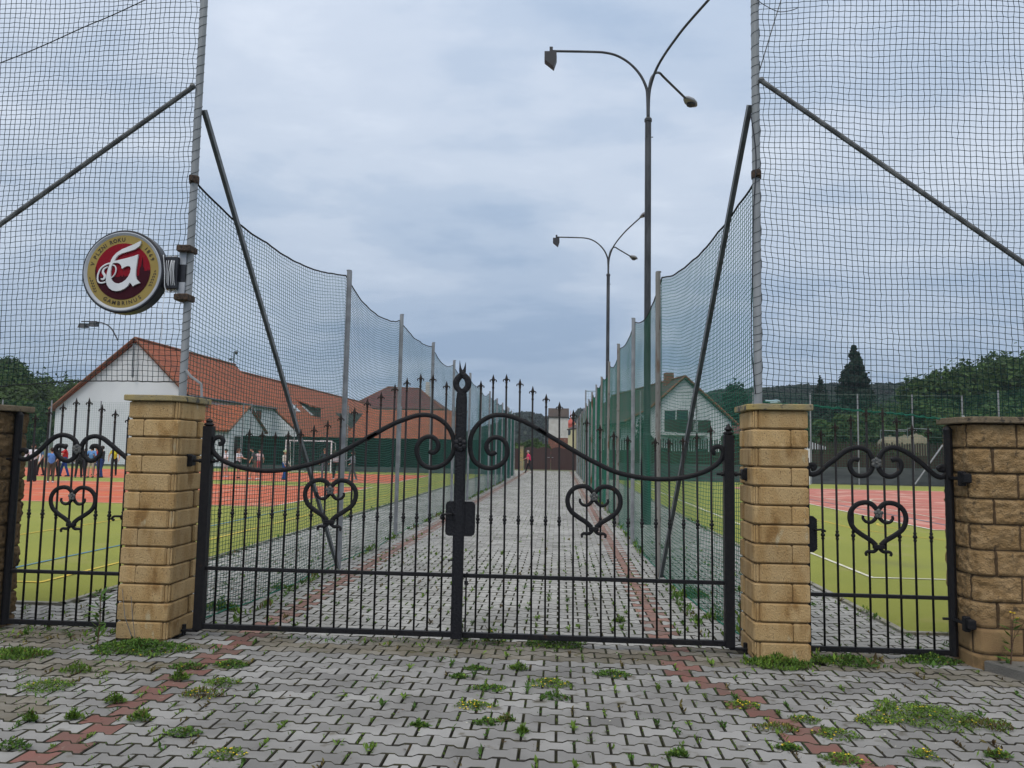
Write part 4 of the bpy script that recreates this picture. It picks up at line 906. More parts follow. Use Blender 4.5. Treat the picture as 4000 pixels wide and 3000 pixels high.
ringmesh(0, 0, 0, 0, m_rim, 'rim', o, extra=[(.356, SY-.0), (.356, SY-.014), (.348, SY-.016), (.326, SY-.004)])
RG = .327
gold = disc(RG, SY-.005, m_gold, 'gold_band', o)
redd = disc(RG*.775, SY-.007, m_red, 'red_disc', o)
def uv2(px, py): return (SX+(px-783)/545*RG, SZ-(py-820)/580*RG)      # traced on the sign's own face
sil = [(362, 905), (400, 895), (470, 905), (540, 898), (620, 905), (700, 912), (745, 905), (762, 880), (775, 905), (790, 905), (803, 872), (818, 905), (850, 892), (900, 905), (960, 885), (1010, 895), (1040, 880), (1042, 770), (1062, 735), (1068, 650), (1076, 590), (1084, 650), (1090, 735), (1108, 765), (1112, 812), (1160, 808), (1166, 775), (1172, 806), (1212, 800)]
a0 = math.asin(-(905-820)/580/.775); ang = np.linspace(math.atan2(uv2(0, 800)[1]-SZ, .24), -math.pi-math.atan2(uv2(0, 905)[1]-SZ, -.24)-0, 30)
low = [(SX+RG*.772*math.cos(t), SZ+RG*.772*math.sin(t)) for t in np.linspace(R(3), R(-191), 40)]
b = MB(); b.extr([uv2(*p) for p in sil[1:-1]]+low, SY-.0095, SY-.008); b.build('skyline', m_maroon, redd)
swoosh = [(1045, 335), (1048, 370), (1030, 420), (960, 475), (850, 512), (770, 537), (710, 572), (676, 620), (660, 660), (820, 620), (930, 588), (1018, 555), (1008, 680), (997, 800), (999, 890), (1017, 950), (1070, 1008), (1015, 1030), (965, 1062), (937, 1022), (915, 1002), (890, 1055), (840, 1100), (780, 1130), (720, 1140), (660, 1130), (610, 1098), (570, 1040), (550, 970), (556, 870), (575, 770), (600, 690), (612, 640), (640, 585), (690, 525), (770, 470), (860, 430), (950, 390)]
hole = [(645, 690), (622, 740), (612, 830), (620, 920), (645, 978), (690, 1010), (745, 1020), (800, 1000), (850, 960), (885, 910), (912, 845), (920, 785), (908, 748), (875, 738), (830, 750), (783, 785), (775, 745), (755, 712), (720, 690)]
b = MB(); b.extr([uv2(*p) for p in swoosh], SY-.024, SY-.008, 0, [uv2(*p) for p in hole])
def curl(pts, w, wf=None): b.bar([(x, 0, z) for x, z in [(q.x, q.z) for q in smoothpath([(uv2(*p)[0], 0, uv2(*p)[1]) for p in pts], 5)]], w, .010, SY-.016, 0, wf)
curl([(610, 692), (530, 715), (460, 770), (425, 850), (415, 930), (430, 990), (475, 1010), (545, 993)], .014)
curl([(560, 750), (505, 788), (492, 840), (520, 885), (525, 920), (500, 952), (468, 945)], .016, lambda t: .6+.8*math.sin(math.pi*t))
curl([(615, 725), (665, 735), (690, 790), (678, 860), (645, 910), (608, 937)], .011)
b.build('emblem', m_white, o)
def arc_text(par, text, r, a_mid, size, flip, gap):
    """letters set one by one on a circle of the face"""
    cur = bpy.data.curves.new('glyph', 'FONT'); to = bpy.data.objects.new('glyph', cur); C.objects.link(to)
    cur.size = size; cur.align_x = 'CENTER'; cur.resolution_u = 2; cur.offset = size*.022
    widths = {' ': .55, 'I': .42, '1': .55}
    tot = sum(widths.get(ch, .88 if ch in 'MNOGU' else .78) for ch in text)*size*gap; pos = -tot/2
    for ch in text:
        w = widths.get(ch, .88 if ch in 'MNOGU' else .78)*size*gap; c = pos+w/2; pos += w
        if ch == ' ': continue
        cur.body = ch; dg = bpy.context.evaluated_depsgraph_get(); dg.update(); m = to.evaluated_get(dg).to_mesh()
        a = a_mid-c/r if not flip else a_mid+c/r
        ct, st = (math.cos(a-math.pi/2), math.sin(a-math.pi/2)) if not flip else (math.cos(a+math.pi/2), math.sin(a+math.pi/2))
        base = r if not flip else r+size*.70
        vs = []; mb = MB()
        for v in m.vertices:
            x, y = v.co.x, v.co.y
            vs.append((SX+base*math.cos(a)+x*ct-y*st, SY-.0075, SZ+base*math.sin(a)+x*st+y*ct))
        mb.add(vs, [tuple(p.vertices) for p in m.polygons]); to.evaluated_get(dg).to_mesh_clear()
        mb.build('letter', m_letter, par)
    bpy.data.objects.remove(to)
arc_text(gold, 'V PLZNI ROKU', RG*.83, R(129), .049, False, .90)
arc_text(gold, '1869', RG*.83, R(33.5), .049, False, .98)
arc_text(gold, 'GAMBRINUS', RG*.82, R(-87.5), .049, True, 1.02)
for p0, p1 in (((300, 930), (385, 1160)), ((1288, 815), (1205, 1060))):
    b = MB()
    for i in range(6):
        t = i/5.5; x, z = uv2(p0[0]+(p1[0]-p0[0])*t, p0[1]+(p1[1]-p0[1])*t); s = 1 if p1[0] > p0[0] else -1
        for k in (-1, 1):
            if i == 0 and k == 1: continue
            c = (x+k*.008, SY-.0065, z); a = R(60 if k*s > 0 else 110)
            b.add([(c[0]-math.cos(a)*.011, c[1], c[2]-math.sin(a)*.011), (c[0]+math.sin(a)*.006, c[1], c[2]-math.cos(a)*.006), (c[0]+math.cos(a)*.013, c[1], c[2]+math.sin(a)*.013), (c[0]-math.sin(a)*.006, c[1], c[2]+math.cos(a)*.006)], [(0, 1, 2, 3)])
    b.build('wheat_ear', m_letter, gold)
ax0, ax1, ax2 = SX+.345, onY(699, 1060, 6.66)[0], onY(731, 1060, 6.66)[0]
b = MB(); b.box(ax0, ax1+.01, SY+.04, SY+.13, SZ-.145, SZ+.15, 0, .01); b.build('arm_box', m_blk, o)
b = MB()
for i, (a, c) in enumerate(((SZ-.195, SZ-.075), (SZ-.074, SZ+.085), (SZ+.086, SZ+.205))): b.box(ax1, ax2-.012, SY+.08, SY+.13, a, c, 0 if i != 1 else 1)
b.build('striped_plate', [m_rim, m_blk], o)
for z in (SZ-.215, SZ+.225): b = MB(); b.box(ax1-.005, -3.305, MY-.10, MY+.045, z-.03, z+.03, 0, .008); b.build('bracket', m_clamp, o)
b = MB(); cw = ax1-ax0
for i in range(6):
    x = ax0+cw*(.30+.115*i); lean = random.uniform(-.035, .035); pts = []
    for k in range(13): w = 2*math.pi*k/12; pts.append((x+lean*math.sin(w)*.5, SY+.085+.062*math.cos(w), SZ+.165*math.sin(w)+random.uniform(-.004, .004)))
    b.tube(pts, .0036, 5)
b.tube(smoothpath([(SX+.365, SY-.01, SZ+.15), (SX+.385, SY-.01, SZ), (SX+.39, SY, SZ-.14), (SX+.42, SY+.02, SZ-.18)], 5), .004, 5)
b.tube(smoothpath([(ax0+cw*.35, SY+.02, SZ-.14), (ax0+cw*.3, SY, SZ-.32), (ax0+cw*.36, SY, SZ-.45), (ax0+cw*.33, SY, SZ-.62)], 5), .0028, 5)
b.build('cable_coil', m_white, o, True)

# ------------------------------------------------------------------ three armed lamp posts beside the driveway
def lamp_post(x, y, label):
    o = thing('lamp_post', label, 'lamp post', (x, y, 0), 'three armed lamp posts')
    b = MB(); b.tube([(x, y, 0), (x, y, 2.05), (x, y, 2.1), (x, y, 9.62)], [.098, .098, .082, .075], 14); b.lathe([(.078, 0), (.092, .02), (.092, .08), (.06, .12)], (x, y, 9.62), 14)
    for a in (0, 2.1, 4.2): b.tube([(x, y, 9.25), (x+.12*math.cos(a), y+.12*math.sin(a), 9.25)], .012, 5)
    b.build('pole', m_lamp, o, False)
    for i, (dx, dy) in enumerate(((-2.36, -.1), (1.25, -1.75), (1.12, 1.5))):
        L = math.hypot(dx, dy); ux, uy = dx/L, dy/L
        prof = [(.03*.0, 9.7), (.015, 10.25), (.05, 10.5), (.20, 10.82), (.45, 11.1), (.75, 11.29), (1.05, 11.37), (1.4, 11.39), (L, 11.40)]
        if i: prof = [(.0, 9.7), (.02, 10.25), (.10, 10.55), (.30, 10.86), (.58, 11.09), (.9, 11.28), (1.3, 11.48), (L, 11.80)] if i == 1 else [(.0, 9.7), (.015, 10.25), (.05, 10.5), (.14, 10.78), (.32, 10.98), (.55, 11.08), (.8, 11.05), (L, 10.93)]
        pts = smoothpath([(x+ux*a, y+uy*a, z) for a, z in prof], 4)
        b = MB(); b.tube(pts, [.042-.012*min(k/(len(pts)-1)*2, 1) for k in range(len(pts))], 8); arm = b.build('arm', m_lamp, o, True)
        e = pts[-1]
        if i == 0:
            b = MB(); b.box(e.x-.05, e.x+.03, e.y-.03, e.y+.03, e.z-.09, e.z+.10)
            v = []
            for a, zz_ in ((-.17, -.06), (.12, -.06), (.13, -.22), (.06, -.45), (-.17, -.26)):
                v += [(e.x+a, e.y-.12, e.z+zz_), (e.x+a, e.y+.12, e.z+zz_)]
            b.add(v, [(0, 2, 4, 6, 8), (9, 7, 5, 3, 1)]+[(2*k, 2*k+1, (2*k+3) % 10, (2*k+2) % 10) for k in range(5)]); b.build('floodlight_head', m_lampdark, o)
        else:
            h = MB(); n = 12; secs = [(0, .05, .04), (.10, .10, .09), (.26, .15, .12), (.42, .14, .11), (.56, .07, .05), (.60, .01, .01)]
            tz = (pts[-1]-pts[-2]).normalized(); ux2, uy2 = tz.x, tz.y; ln = math.hypot(ux2, uy2); ux2, uy2 = ux2/ln, uy2/ln
            vv = []; ff = []
            for s_, w_, h_ in secs:
                for k in range(n): a = 2*math.pi*k/n; sx_ = math.cos(a)*w_; sz_ = max(math.sin(a), -.25)*h_; vv.append((e.x+ux2*s_-uy2*sx_, e.y+uy2*s_+ux2*sx_, e.z+sz_+tz.z*s_*.5))
            ff = [(q*n+k, q*n+(k+1) % n, (q+1)*n+(k+1) % n, (q+1)*n+k) for q in range(len(secs)-1) for k in range(n)]+[tuple(range(n))[::-1]]
            hd = h.add(vv, ff).build('lamp_head', m_lampgrey, o, True)
            g = MB(); c = (e.x+ux2*.33, e.y+uy2*.33, e.z-.035+tz.z*.16); g.ball(c, .13, 10, 0, (1.0, 1.0, .6)); g.build('lens', m_lampdark, hd, True)
lamp_post(2.03, 18.4, 'nearer tall lamp post with three curved arms, right of the driveway')
lamp_post(2.09, 35.0, 'farther, smaller looking lamp post with three curved arms')

# ------------------------------------------------------------------ buildings beyond the pitches
def roofquad(b, q, mi=0, th=.14):
    """tiled roof plane, q = eave0, eave1, ridge1, ridge0; uv along eave / up the slope is added in roof_uv"""
    v = [Vector(p) for p in q]; n = (v[1]-v[0]).cross(v[3]-v[0]).normalized()
    if n.z < 0: n = -n
    b.add([tuple(p) for p in v]+[tuple(p-n*th) for p in v], [(0, 1, 2, 3), (7, 6, 5, 4), (0, 4, 5, 1), (1, 5, 6, 2), (2, 6, 7, 3), (3, 7, 4, 0)], mi)
def roof_uv(ob):
    me = ob.data; uv = me.uv_layers.new(name='UVMap')
    for p in me.polygons:
        n = p.normal; h = Vector((-n.y, n.x, 0)); h = h.normalized() if h.length > .05 else Vector((1, 0, 0)); s = n.cross(h)
        for li in p.loop_indices: c = me.vertices[me.loops[li].vertex_index].co; uv.data[li].uv = (c.dot(h), c.dot(s))
    return ob
def window(par, x0, x1, z0, z1, y, axis='y', face=-1, m=None):
    """frame + pane set into a wall at y (axis 'y') or at x (axis 'x')"""
    d = .05
    def bx(b, a0, a1, c0, c1, e0, e1):
        if axis == 'y': b.box(a0, a1, min(e0, e1), max(e0, e1), c0, c1)
        else: b.box(min(e0, e1), max(e0, e1), a0, a1, c0, c1)
    b = MB(); t = .07
    for a in ((x0, x1, z0, z0+t), (x0, x1, z1-t, z1), (x0, x0+t, z0+t, z1-t), (x1-t, x1, z0+t, z1-t), ((x0+x1)/2-.03, (x0+x1)/2+.03, z0+t, z1-t)): bx(b, *a, y, y+face*d)
    f = b.build('window', m or m_frame, par)
    b = MB(); bx(b, x0+t, x1-t, z0+t, z1-t, y, y+face*.02); b.build('pane', m_glass, f)
# long hall with the white gable
RX = -34.0
o = thing('long_hall', 'long white hall with orange tiled roof and blank gable wall', 'building', (RX, 60, 0))
b = MB(); g = [(-40.4, 0), (-29.75, 0), (-29.75, 5.75), (RX, 9.75), (-40.4, 4.4)]
b.extr(g, 60, 79); b.extr([(-40.0, 0), (-27.2, 0), (-27.2, 3.1), (RX, 9.1), (-40, 4.2)], 79.02, 134.6); b.build('wall', m_render_, o)
b = MB(); roofquad(b, [(-29.45, 59.7, 5.62), (-29.45, 79, 5.62), (RX, 79, 10.02), (RX, 59.7, 10.02)]); roofquad(b, [(-40.7, 79, 4.25), (-40.7, 59.7, 4.25), (RX, 59.7, 10.02), (RX, 79, 10.02)])
roofquad(b, [(-26.4, 79.05, 2.75), (-26.4, 135, 2.75), (RX, 135, 9.45), (RX, 79.05, 9.45)]); roofquad(b, [(-40.7, 135, 4.1), (-40.7, 79.05, 4.1), (RX, 79.05, 9.45), (RX, 135, 9.45)])
rf = roof_uv(b.build('roof', m_roof, o))
b = MB(); b.tube([(-29.45, 59.66, 5.62), (RX, 59.66, 10.06), (-40.7, 59.66, 4.25)], .13, 6); b.tube([(RX, 59.7, 10.08), (RX, 79, 10.08)], .11, 6); b.tube([(RX, 79.05, 9.5), (RX, 135, 9.5)], .11, 6); b.build('ridge_tiles', m_verge, rf)
b = MB(); b.tube([(-29.4, 59.7, 5.52), (-29.4, 79, 5.52)], .10, 6); b.build('gutter', m_blk, rf)
b = MB()
for yy in (62.6, 66.5, 70.5, 74.5): window(o, yy, yy+1.3, 4.3, 5.2, -29.74, 'x', 1, m_dwood)
def onroof(t): return (RX+t*7.6, 9.45-t*6.7)
for yy, t in ((86, .42), (90.5, .45), (104, .5), (111, .5), (120, .55)):
    (xa, za), (xb, zb) = onroof(t), onroof(t+.16); b = MB(); roofquad(b, [(xb, yy, zb+.10), (xb, yy+1.2, zb+.10), (xa, yy+1.2, za+.10), (xa, yy, za+.10)], 0, .12); b.build('skylight', m_sky, rf)
b = MB(); b.prism([(-30.8, 91.2), (-29.3, 91.2), (-29.3, 93.6), (-30.8, 93.6)], 5.0, 6.45); dm = b.build('dormer', m_dwood, rf)
b = MB(); roofquad(b, [(-29.0, 90.8, 6.45), (-29.0, 94.0, 6.45), (-31.6, 94.0, 7.35), (-31.6, 90.8, 7.35)]); roof_uv(b.build('dormer_roof', m_roof, rf))
b = MB(); b.tube([(RX+.02, 59.62, 6.9), (RX+.02, 59.55, 9.6)], .09, 6); b.build('wall_pipe', m_galv, o)
# annex with its own gable turned towards the driveway
o = thing('gabled_annex', 'small white gabled annex with two windows in front of the long hall', 'building', (-28, 63.5, 0))
b = MB()
v = [(-26, 59.9, 0), (-26, 67.2, 0), (-26, 67.2, 3.0), (-26, 63.5, 4.75), (-26, 59.9, 3.0)]; v += [(-29.72, *p[1:]) for p in v]
b.add(v, [(0, 1, 2, 3, 4), (9, 8, 7, 6, 5), (0, 5, 6, 1), (1, 6, 7, 2), (2, 7, 8, 3), (3, 8, 9, 4), (4, 9, 5, 0)]); b.build('wall', m_render_, o)
b = MB(); roofquad(b, [(-25.88, 59.5, 2.85), (-29.7, 59.3, 2.85), (-29.7, 63.5, 5.05), (-25.88, 63.5, 5.0)]); roofquad(b, [(-29.7, 67.8, 2.85), (-25.88, 67.6, 2.85), (-25.88, 63.5, 5.0), (-29.7, 63.5, 5.05)])
rf = roof_uv(b.build('roof', m_roof, o)); b = MB(); b.tube([(-25.85, 59.5, 2.8), (-25.85, 63.5, 4.97), (-25.85, 67.6, 2.8)], .08, 6); b.build('ridge_tiles', m_verge, rf)
window(o, 60.9, 62.0, 1.0, 2.4, -25.98, 'x', 1, m_dwood); window(o, 64.6, 65.7, 1.0, 2.4, -25.98, 'x', 1, m_dwood)
# low tiled wing across the far end
o = thing('tiled_wing', 'low wing with broad orange tiled roof behind the green screen', 'building', (-23, 99, 0))
b = MB(); b.box(-34, -12.9, 94.4, 104, 0, 2.9); b.extr([(-34, 2.9), (-12.9, 2.9), (-12.9, 6.3), (-34, 6.3)], 103.6, 104); b.build('wall', m_cwall, o)
b = MB(); roofquad(b, [(-26.3, 93.8, 2.75), (-12.5, 93.8, 2.75), (-12.5, 104.2, 6.9), (-26.3, 104.2, 6.9)]); roof_uv(b.build('roof', m_roof, o))
# house with dark red hipped roof further back
o = thing('red_roofed_house', 'beige house with dark red hipped roof behind the orange roofs', 'building', (-30, 145, 0))
b = MB(); b.box(-38, -22, 140, 154, 0, 9.0); b.build('wall', m_beige, o)
b = MB(); A = [(-38.8, 139.2, 8.9), (-21.2, 139.2, 8.9), (-21.2, 154.8, 8.9), (-38.8, 154.8, 8.9)]; T0, T1 = (-33, 147, 13.4), (-27, 147, 13.2)
b.add(A+[T0, T1], [(0, 1, 5, 4), (1, 2, 5), (2, 3, 4, 5), (3, 0, 4), (3, 2, 1, 0)]); roof_uv(b.build('roof', m_roofd, o))
b = MB(); b.tube([T0, T1], .14, 6); b.tube([T1, A[1]], .14, 6); b.tube([T0, A[0]], .14, 6); b.build('ridge_tiles', m_verge, o)
window(o, -33, -31.8, 6.6, 8.2, 139.98); window(o, -36, -34.8, 6.6, 8.2, 139.98); b = MB(); b.box(-25.6, -24.9, 146, 146.8, 10.5, 14.4); b.build('chimney', m_wrender, o)
# narrow white tower house behind the far gate
def px2x(px, y): return onY(px, 1765, y)[0]
TY = 120; x0, x1 = px2x(2142, TY), px2x(2218, TY)
def zz(px, py, y): return onY(px, py, y)[2]
o = thing('plastered_tower', 'narrow white plastered tower house with dark roof and brick base', 'building', ((x0+x1)/2, TY, 0))
zt, zb_, zr = zz(2180, 1627, TY), zz(2180, 1710, TY), zz(2180, 1595, TY)
b = MB(); b.box(x0, x1, TY, TY+3.4, zb_, zt); b.build('wall', m_wrender, o)
b = MB(); b.box(x0-.02, x1+.0, TY-.05, TY+3.4, 0, zb_-.01); b.build('brick_base', m_brick, o)
b = MB(); roofquad(b, [(x0-.12, TY-.25, zt-.05), (x1+.12, TY-.25, zt-.05), (x1+.12, TY+1.7, zr+.1), (x0-.12, TY+1.7, zr+.1)]); roofquad(b, [(x1+.12, TY+3.65, zt-.05), (x0-.12, TY+3.65, zt-.05), (x0-.12, TY+1.7, zr+.1), (x1+.12, TY+1.7, zr+.1)]); roof_uv(b.build('roof', m_roofg, o))
b = MB(); b.tube([(x0-.5, TY-.1, 0), (x0-.5, TY-.1, zz(2128, 1567, TY))], .09, 6); b.build('downpipe', m_galv, o)
# church turret with red onion dome
CY = 170; cx = px2x(2228, CY)
o = thing('church_turret', 'small church turret with bulbous red dome and pale yellow curved gable', 'church', (cx, CY, 0))
zd = zz(2228, 1672, CY); zt = zz(2228, 1636, CY)
b = MB(); h = zt-zd; b.lathe([(1.1, 0), (1.15, .15*h), (.95, .25*h), (1.1, .35*h), (1.08, .5*h), (.8, .72*h), (.35, .88*h), (.1, h), (.04, h*1.9)], (cx, CY, zd), 14); b.build('onion_dome', m_onion, o, True)
b = MB(); b.prism([(cx-1.0, CY-1), (cx+1.0, CY-1), (cx+1.0, CY+1), (cx-1.0, CY+1)], 0, zd); b.box(cx-1.15, cx+1.15, CY-1.15, CY+1.15, zd-.3, zd-.02); b.build('tower', m_yel, o)
b = MB(); b.extr([(cx-.4+.42*math.cos(t), zz(2223, 1688, CY)+.75*math.sin(t)) for t in np.linspace(0, 2*math.pi, 14)[:-1]], CY-1.08, CY-1.01); b.build('sound_window', m_glass, o)
zg = zz(2240, 1722, CY); b = MB(); b.extr([(cx-2, 0), (cx+5.5, 0), (cx+5.5, zg), (cx+4.6, zg+.5), (cx+3.0, zg+1.3), (cx+2.0, zg+2.9), (cx+1.0, zg+3.8), (cx-2, zg+3.8)], CY-.6, CY+8); b.box(cx-2.1, cx+5.6, CY-.8, CY-.62, zg-.6, zg, 0); b.build('gable', m_yel, o)
# brown far gate with scalloped tops
FY = 66.2; o = thing('board_gate', 'dark brown board gate with scalloped top closing the driveway', 'gate', (-1, FY, 0))
xs = [px2x(p, FY) for p in (2048, 2152, 2255)]; z0 = .1
for k in (0, 1):
    a, c = xs[k]+.015, xs[k+1]-.015; pl = [(a, z0), (c, z0)]
    for i in range(17): t = 1-i/16; pl.append((a+(c-a)*t, 1.86+.16*abs(math.sin(math.pi*2*t))))
    b = MB(); b.extr(pl, FY, FY+.06); d = b.build('gate_leaf', m_gatew, o)
    b = MB(); b.box((c-.28 if k == 0 else a+.06), (c-.08 if k == 0 else a+.2), FY-.07, FY-.02, 1.12, 1.17); b.build('handle', m_galv, d)
tag((lambda b: b.box(px2x(2012, FY), px2x(2027, FY), FY+.02, FY+.08, .1, 1.85, 0, .01).build('side_gate', m_gatew))(MB()), 'narrow dark brown board door left of the yellow gate post', 'gate')
o = thing('gate_post', 'ochre rendered post at the left end of the brown gate', 'post', (px2x(2038, FY), FY-.1, 0))
b = MB(); b.box(px2x(2031, FY), px2x(2045, FY), FY-.25, FY+.05, 0, 2.02, 0, .01); b.build('shaft', m_yel if False else m_cap, o); b = MB(); b.box(px2x(2030, FY)-.03, px2x(2046, FY)+.03, FY-.3, FY+.1, 2.02, 2.08, 0, .01); b.build('cap', m_capd, o)
# right house with balcony, turned 12 degrees
HX, HY, HA = 12.55, 80.0, R(10.5)
def ht(x, y, z): return (HX+x*math.cos(HA)-y*math.sin(HA), HY+x*math.sin(HA)+y*math.cos(HA), z)
class HB(MB):
    def build(s, *a, **k): s.v = [ht(*p) for p in s.v]; return MB.build(s, *a, **k)
o = thing('balcony_house', 'white gabled house with dark wooden balcony right of the driveway', 'building', (HX, HY, 0))
ap = 9.5; HD = 29.5
b = HB(); b.extr([(-5.0, 0), (5.0, 0), (5.0, 5.0), (.0, 9.25), (-3.6, 6.0), (-5.0, 5.2)], 0, HD); b.build('wall', m_render_, o)
b = HB(); roofquad(b, [(5.55, -.35, 4.75), (5.55, HD+.4, 4.75), (0, HD+.4, ap), (0, -.35, ap)]); roofquad(b, [(-3.6, HD+.4, 6.25), (-3.6, -.35, 6.25), (0, -.35, ap), (0, HD+.4, ap)]); roofquad(b, [(-6.3, HD+.4, 4.75), (-6.3, -.35, 4.75), (-3.6, -.35, 6.25), (-3.6, HD+.4, 6.25)]); rf = roof_uv(b.build('roof', m_roofg, o))
b = HB(); b.tube([(5.58, -.36, 4.72), (0, -.36, ap+.03), (-3.6, -.36, 6.27), (-6.33, -.36, 4.75)], .14, 6); b.tube([(0, -.35, ap+.05), (0, HD+.4, ap+.05)], .12, 6); b.build('verge_tiles', m_verge, rf)
b = HB(); b.box(-.75, .15, 3.6, 4.4, 8.6, 10.25); b.build('chimney', m_brick, o)
for x0_, x1_, za, zb2 in ((-2.15, -.85, 4.7, 6.1),):
    b = HB(); b.box(x0_, x1_, -.06, 0.01, za, zb2); f = b.build('window', m_frame, o); b = HB(); b.box(x0_+.1, x1_-.1, -.08, -.04, za+.1, zb2-.1); b.build('pane', m_glass, f)
b = HB(); b.box(-.78, .4, -.05, .01, 3.8, 6.1); d = b.build('door', m_dwood, o); b = HB(); b.box(-.65, .27, -.07, -.04, 4.2, 5.98); b.build('pane', m_glass, d)
b = HB(); b.box(-2.5, 2.3, -1.3, -.01, 3.5, 3.68, 0); bl = b.build('balcony', m_frame, o)
b = HB(); b.box(-2.5, 2.3, -1.36, -1.26, 4.95, 5.05); b.box(-2.5, 2.3, -1.36, -1.28, 3.85, 3.95)
for i in range(33):
    if i < 9 or 12 < i < 20 or i > 23: b.box(-2.5+i*.1455, -2.5+i*.1455+.135, -1.34, -1.30, 3.8, 4.98)
for i in range(9, 24): b.box(-2.5+i*.1455, -2.5+i*.1455+.07, -1.34, -1.30, 3.8, 4.98)
b.build('railing', m_dwood, bl)
for x0_, x1_ in ((-2.7, -1.4), (1.2, 2.4)):
    b = HB(); b.box(x0_, x1_, -.06, .01, 1.0, 2.3); f = b.build('window', m_frame, o); b = HB(); b.box(x0_+.1, x1_-.1, -.08, -.04, 1.1, 2.2); b.build('pane', m_glass, f)
b = HB(); b.box(-5.05, -4.99, 6, 7.4, 3.2, 4.2); b.build('window', m_glass, o)
o2 = thing('low_house', 'low house with pink wall between balcony house and right pillar', 'building', (24, 96, 0))
b = MB(); b.box(21.5, 27, 94, 100, 0, 3.0); b.build('wall', mat('pink render', (.5, .2, .19), .9), o2); b = MB(); roofquad(b, [(21, 93.5, 2.9), (27.5, 93.5, 2.9), (27.5, 97, 5.2), (21, 97, 5.2)]); roofquad(b, [(27.5, 100.5, 2.9), (21, 100.5, 2.9), (21, 97, 5.2), (27.5, 97, 5.2)]); roof_uv(b.build('roof', m_roofd, o2))

# ------------------------------------------------------------------ fences, walls, goals, tanks at the pitches
def thin_net(o, xa, ya, xb, yb, z0, z1, cell, r, m):
    n = int(math.hypot(xb-xa, yb-ya)/cell); k = int((z1-z0)/cell); t = np.linspace(0, 1, n+1); T, I = np.meshgrid(t, np.arange(k+1)/k)
    P = np.stack([xa+(xb-xa)*T, ya+(yb-ya)*T, z0+(z1-z0)*I-.05*np.abs(np.sin(T*n*cell/3.4*math.pi))*I], -1); d = np.array([xb-xa, yb-ya, 0.0]); d /= np.linalg.norm(d)
    V, Q = net_geo(P, r, d, np.array([-d[1], d[0], 0])); npmesh('mesh', V, Q, m, None, o)
def pole(b, x, y, z0, z1, r=.04): b.tube([(x, y, z0), (x, y, z1)], r, 8)
o = thing('ball_fence', 'tall thin net fence with slim posts in front of the white gable', 'net fence', (-30, 55.5, 0), 'net fences around the pitches')
for x in (-41.5, -37.7, -33.9, -30.1, -26.3, -22.5):
    b = MB(); pole(b, x, 55.5, 0, 4.75, .05); b.build('post', m_galv, o)
thin_net(o, -41.5, 55.55, -22.5, 55.55, .1, 4.7, .16, .004, m_netg)
o = thing('screen_fence', 'dark green screen fence behind the left goal', 'fence', (-13, 53.6, 0), 'net fences around the pitches')
b = MB(); b.box(-22.4, -3.2, 53.62, 53.70, .35, 2.35); b.build('screen', m_screen, o)
b = MB(); b.box(-22.4, -3.2, 53.5, 53.8, 0, .35); b.build('plinth', m_cwall, o)
for i in range(6):
    x = -22.3+i*3.75; b = MB(); pole(b, x, 53.55, 0, 4.6, .045); b.build('post', m_galv, o)
thin_net(o, -22.4, 53.6, -3.2, 53.6, 2.35, 4.55, .16, .004, m_netg)
o = thing('handball_goal', 'white handball goal in front of the green screen', 'goal', (-16, 49.6, 0), 'white goals')
gx0, gx1 = px2x(1113, 49.6), px2x(1297, 49.6)
b = MB()
for a in ((gx0, gx0+.08, 0, 2.0), (gx1-.08, gx1, 0, 2.0), (gx0, gx1, 2.0, 2.08)): b.box(a[0], a[1], 49.56, 49.64, a[2], a[3])
b.build('goal_frame', m_white, o)
b = MB()
for x in (gx0+.04, gx1-.04): b.tube([(x, 49.6, 2.0), (x, 50.4, 1.95), (x, 50.7, .03), (x, 49.6, .03)], .025, 6)
b.tube([(gx0, 50.7, .03), (gx1, 50.7, .03)], .025, 6); b.build('back_stay', m_white, o)
thin_net(o, gx0, 50.6, gx1, 50.6, .05, 1.95, .14, .0025, m_galv)
o = thing('handball_goal', 'white goal half hidden behind the right pillar', 'goal', (14, 46.2, 0), 'white goals')
x = px2x(3163, 46.2)
b = MB(); b.box(x-3.08, x-3.0, 46.16, 46.24, 0, 2.0); b.box(x-.08, x, 46.16, 46.24, 0, 2.0); b.box(x-3.08, x, 46.16, 46.24, 2.0, 2.08); b.build('goal_frame', m_white, o)
b = MB()
for q in (x-3.04, x-.04): b.tube([(q, 46.2, 2.0), (q, 46.9, 1.95), (q, 47.2, .03)], .025, 6)
b.build('back_stay', m_white, o)
o = thing('ball_fence', 'tall far net fence with thin posts and top rail round the right pitch', 'net fence', (12, 48, 0), 'net fences around the pitches')
PX = (1.55, 4.9, 8.3, 11.7, 15.1, 17.9, 21.1, 24.0)
for x in PX:
    b = MB(); pole(b, x, 48.1, 0, 5.45, .045); b.build('post', m_galv, o)
b = MB(); b.tube([(1.55, 48.1, 5.4), (24, 48.1, 5.4)], .018, 6); b.build('top_rail', m_screen2, o); b = MB(); b.tube([(1.55, 48.1, 2.9), (24, 48.1, 2.9)], .012, 5); b.build('mid_wire', m_screen2, o)
thin_net(o, 1.55, 48.12, 24, 48.12, 1.0, 5.38, .16, .0045, m_netg)
for y in (44.4, 41.0, 37.6, 34.2):
    b = MB(); pole(b, 24.1, y, 0, 5.45, .045); b.build('post', m_galv, o)
thin_net(o, 24.1, 48, 24.1, 30, 1.0, 5.38, .16, .0045, m_netg)
b = MB(); b.tube([(21.1, 48.0, .1), (24.0, 48.0, 4.2)], .05, 6); b.tube([(24.0, 48.0, 4.2), (24.1, 45.4, 2.6)], .045, 6); b.build('brace', m_galv, o)
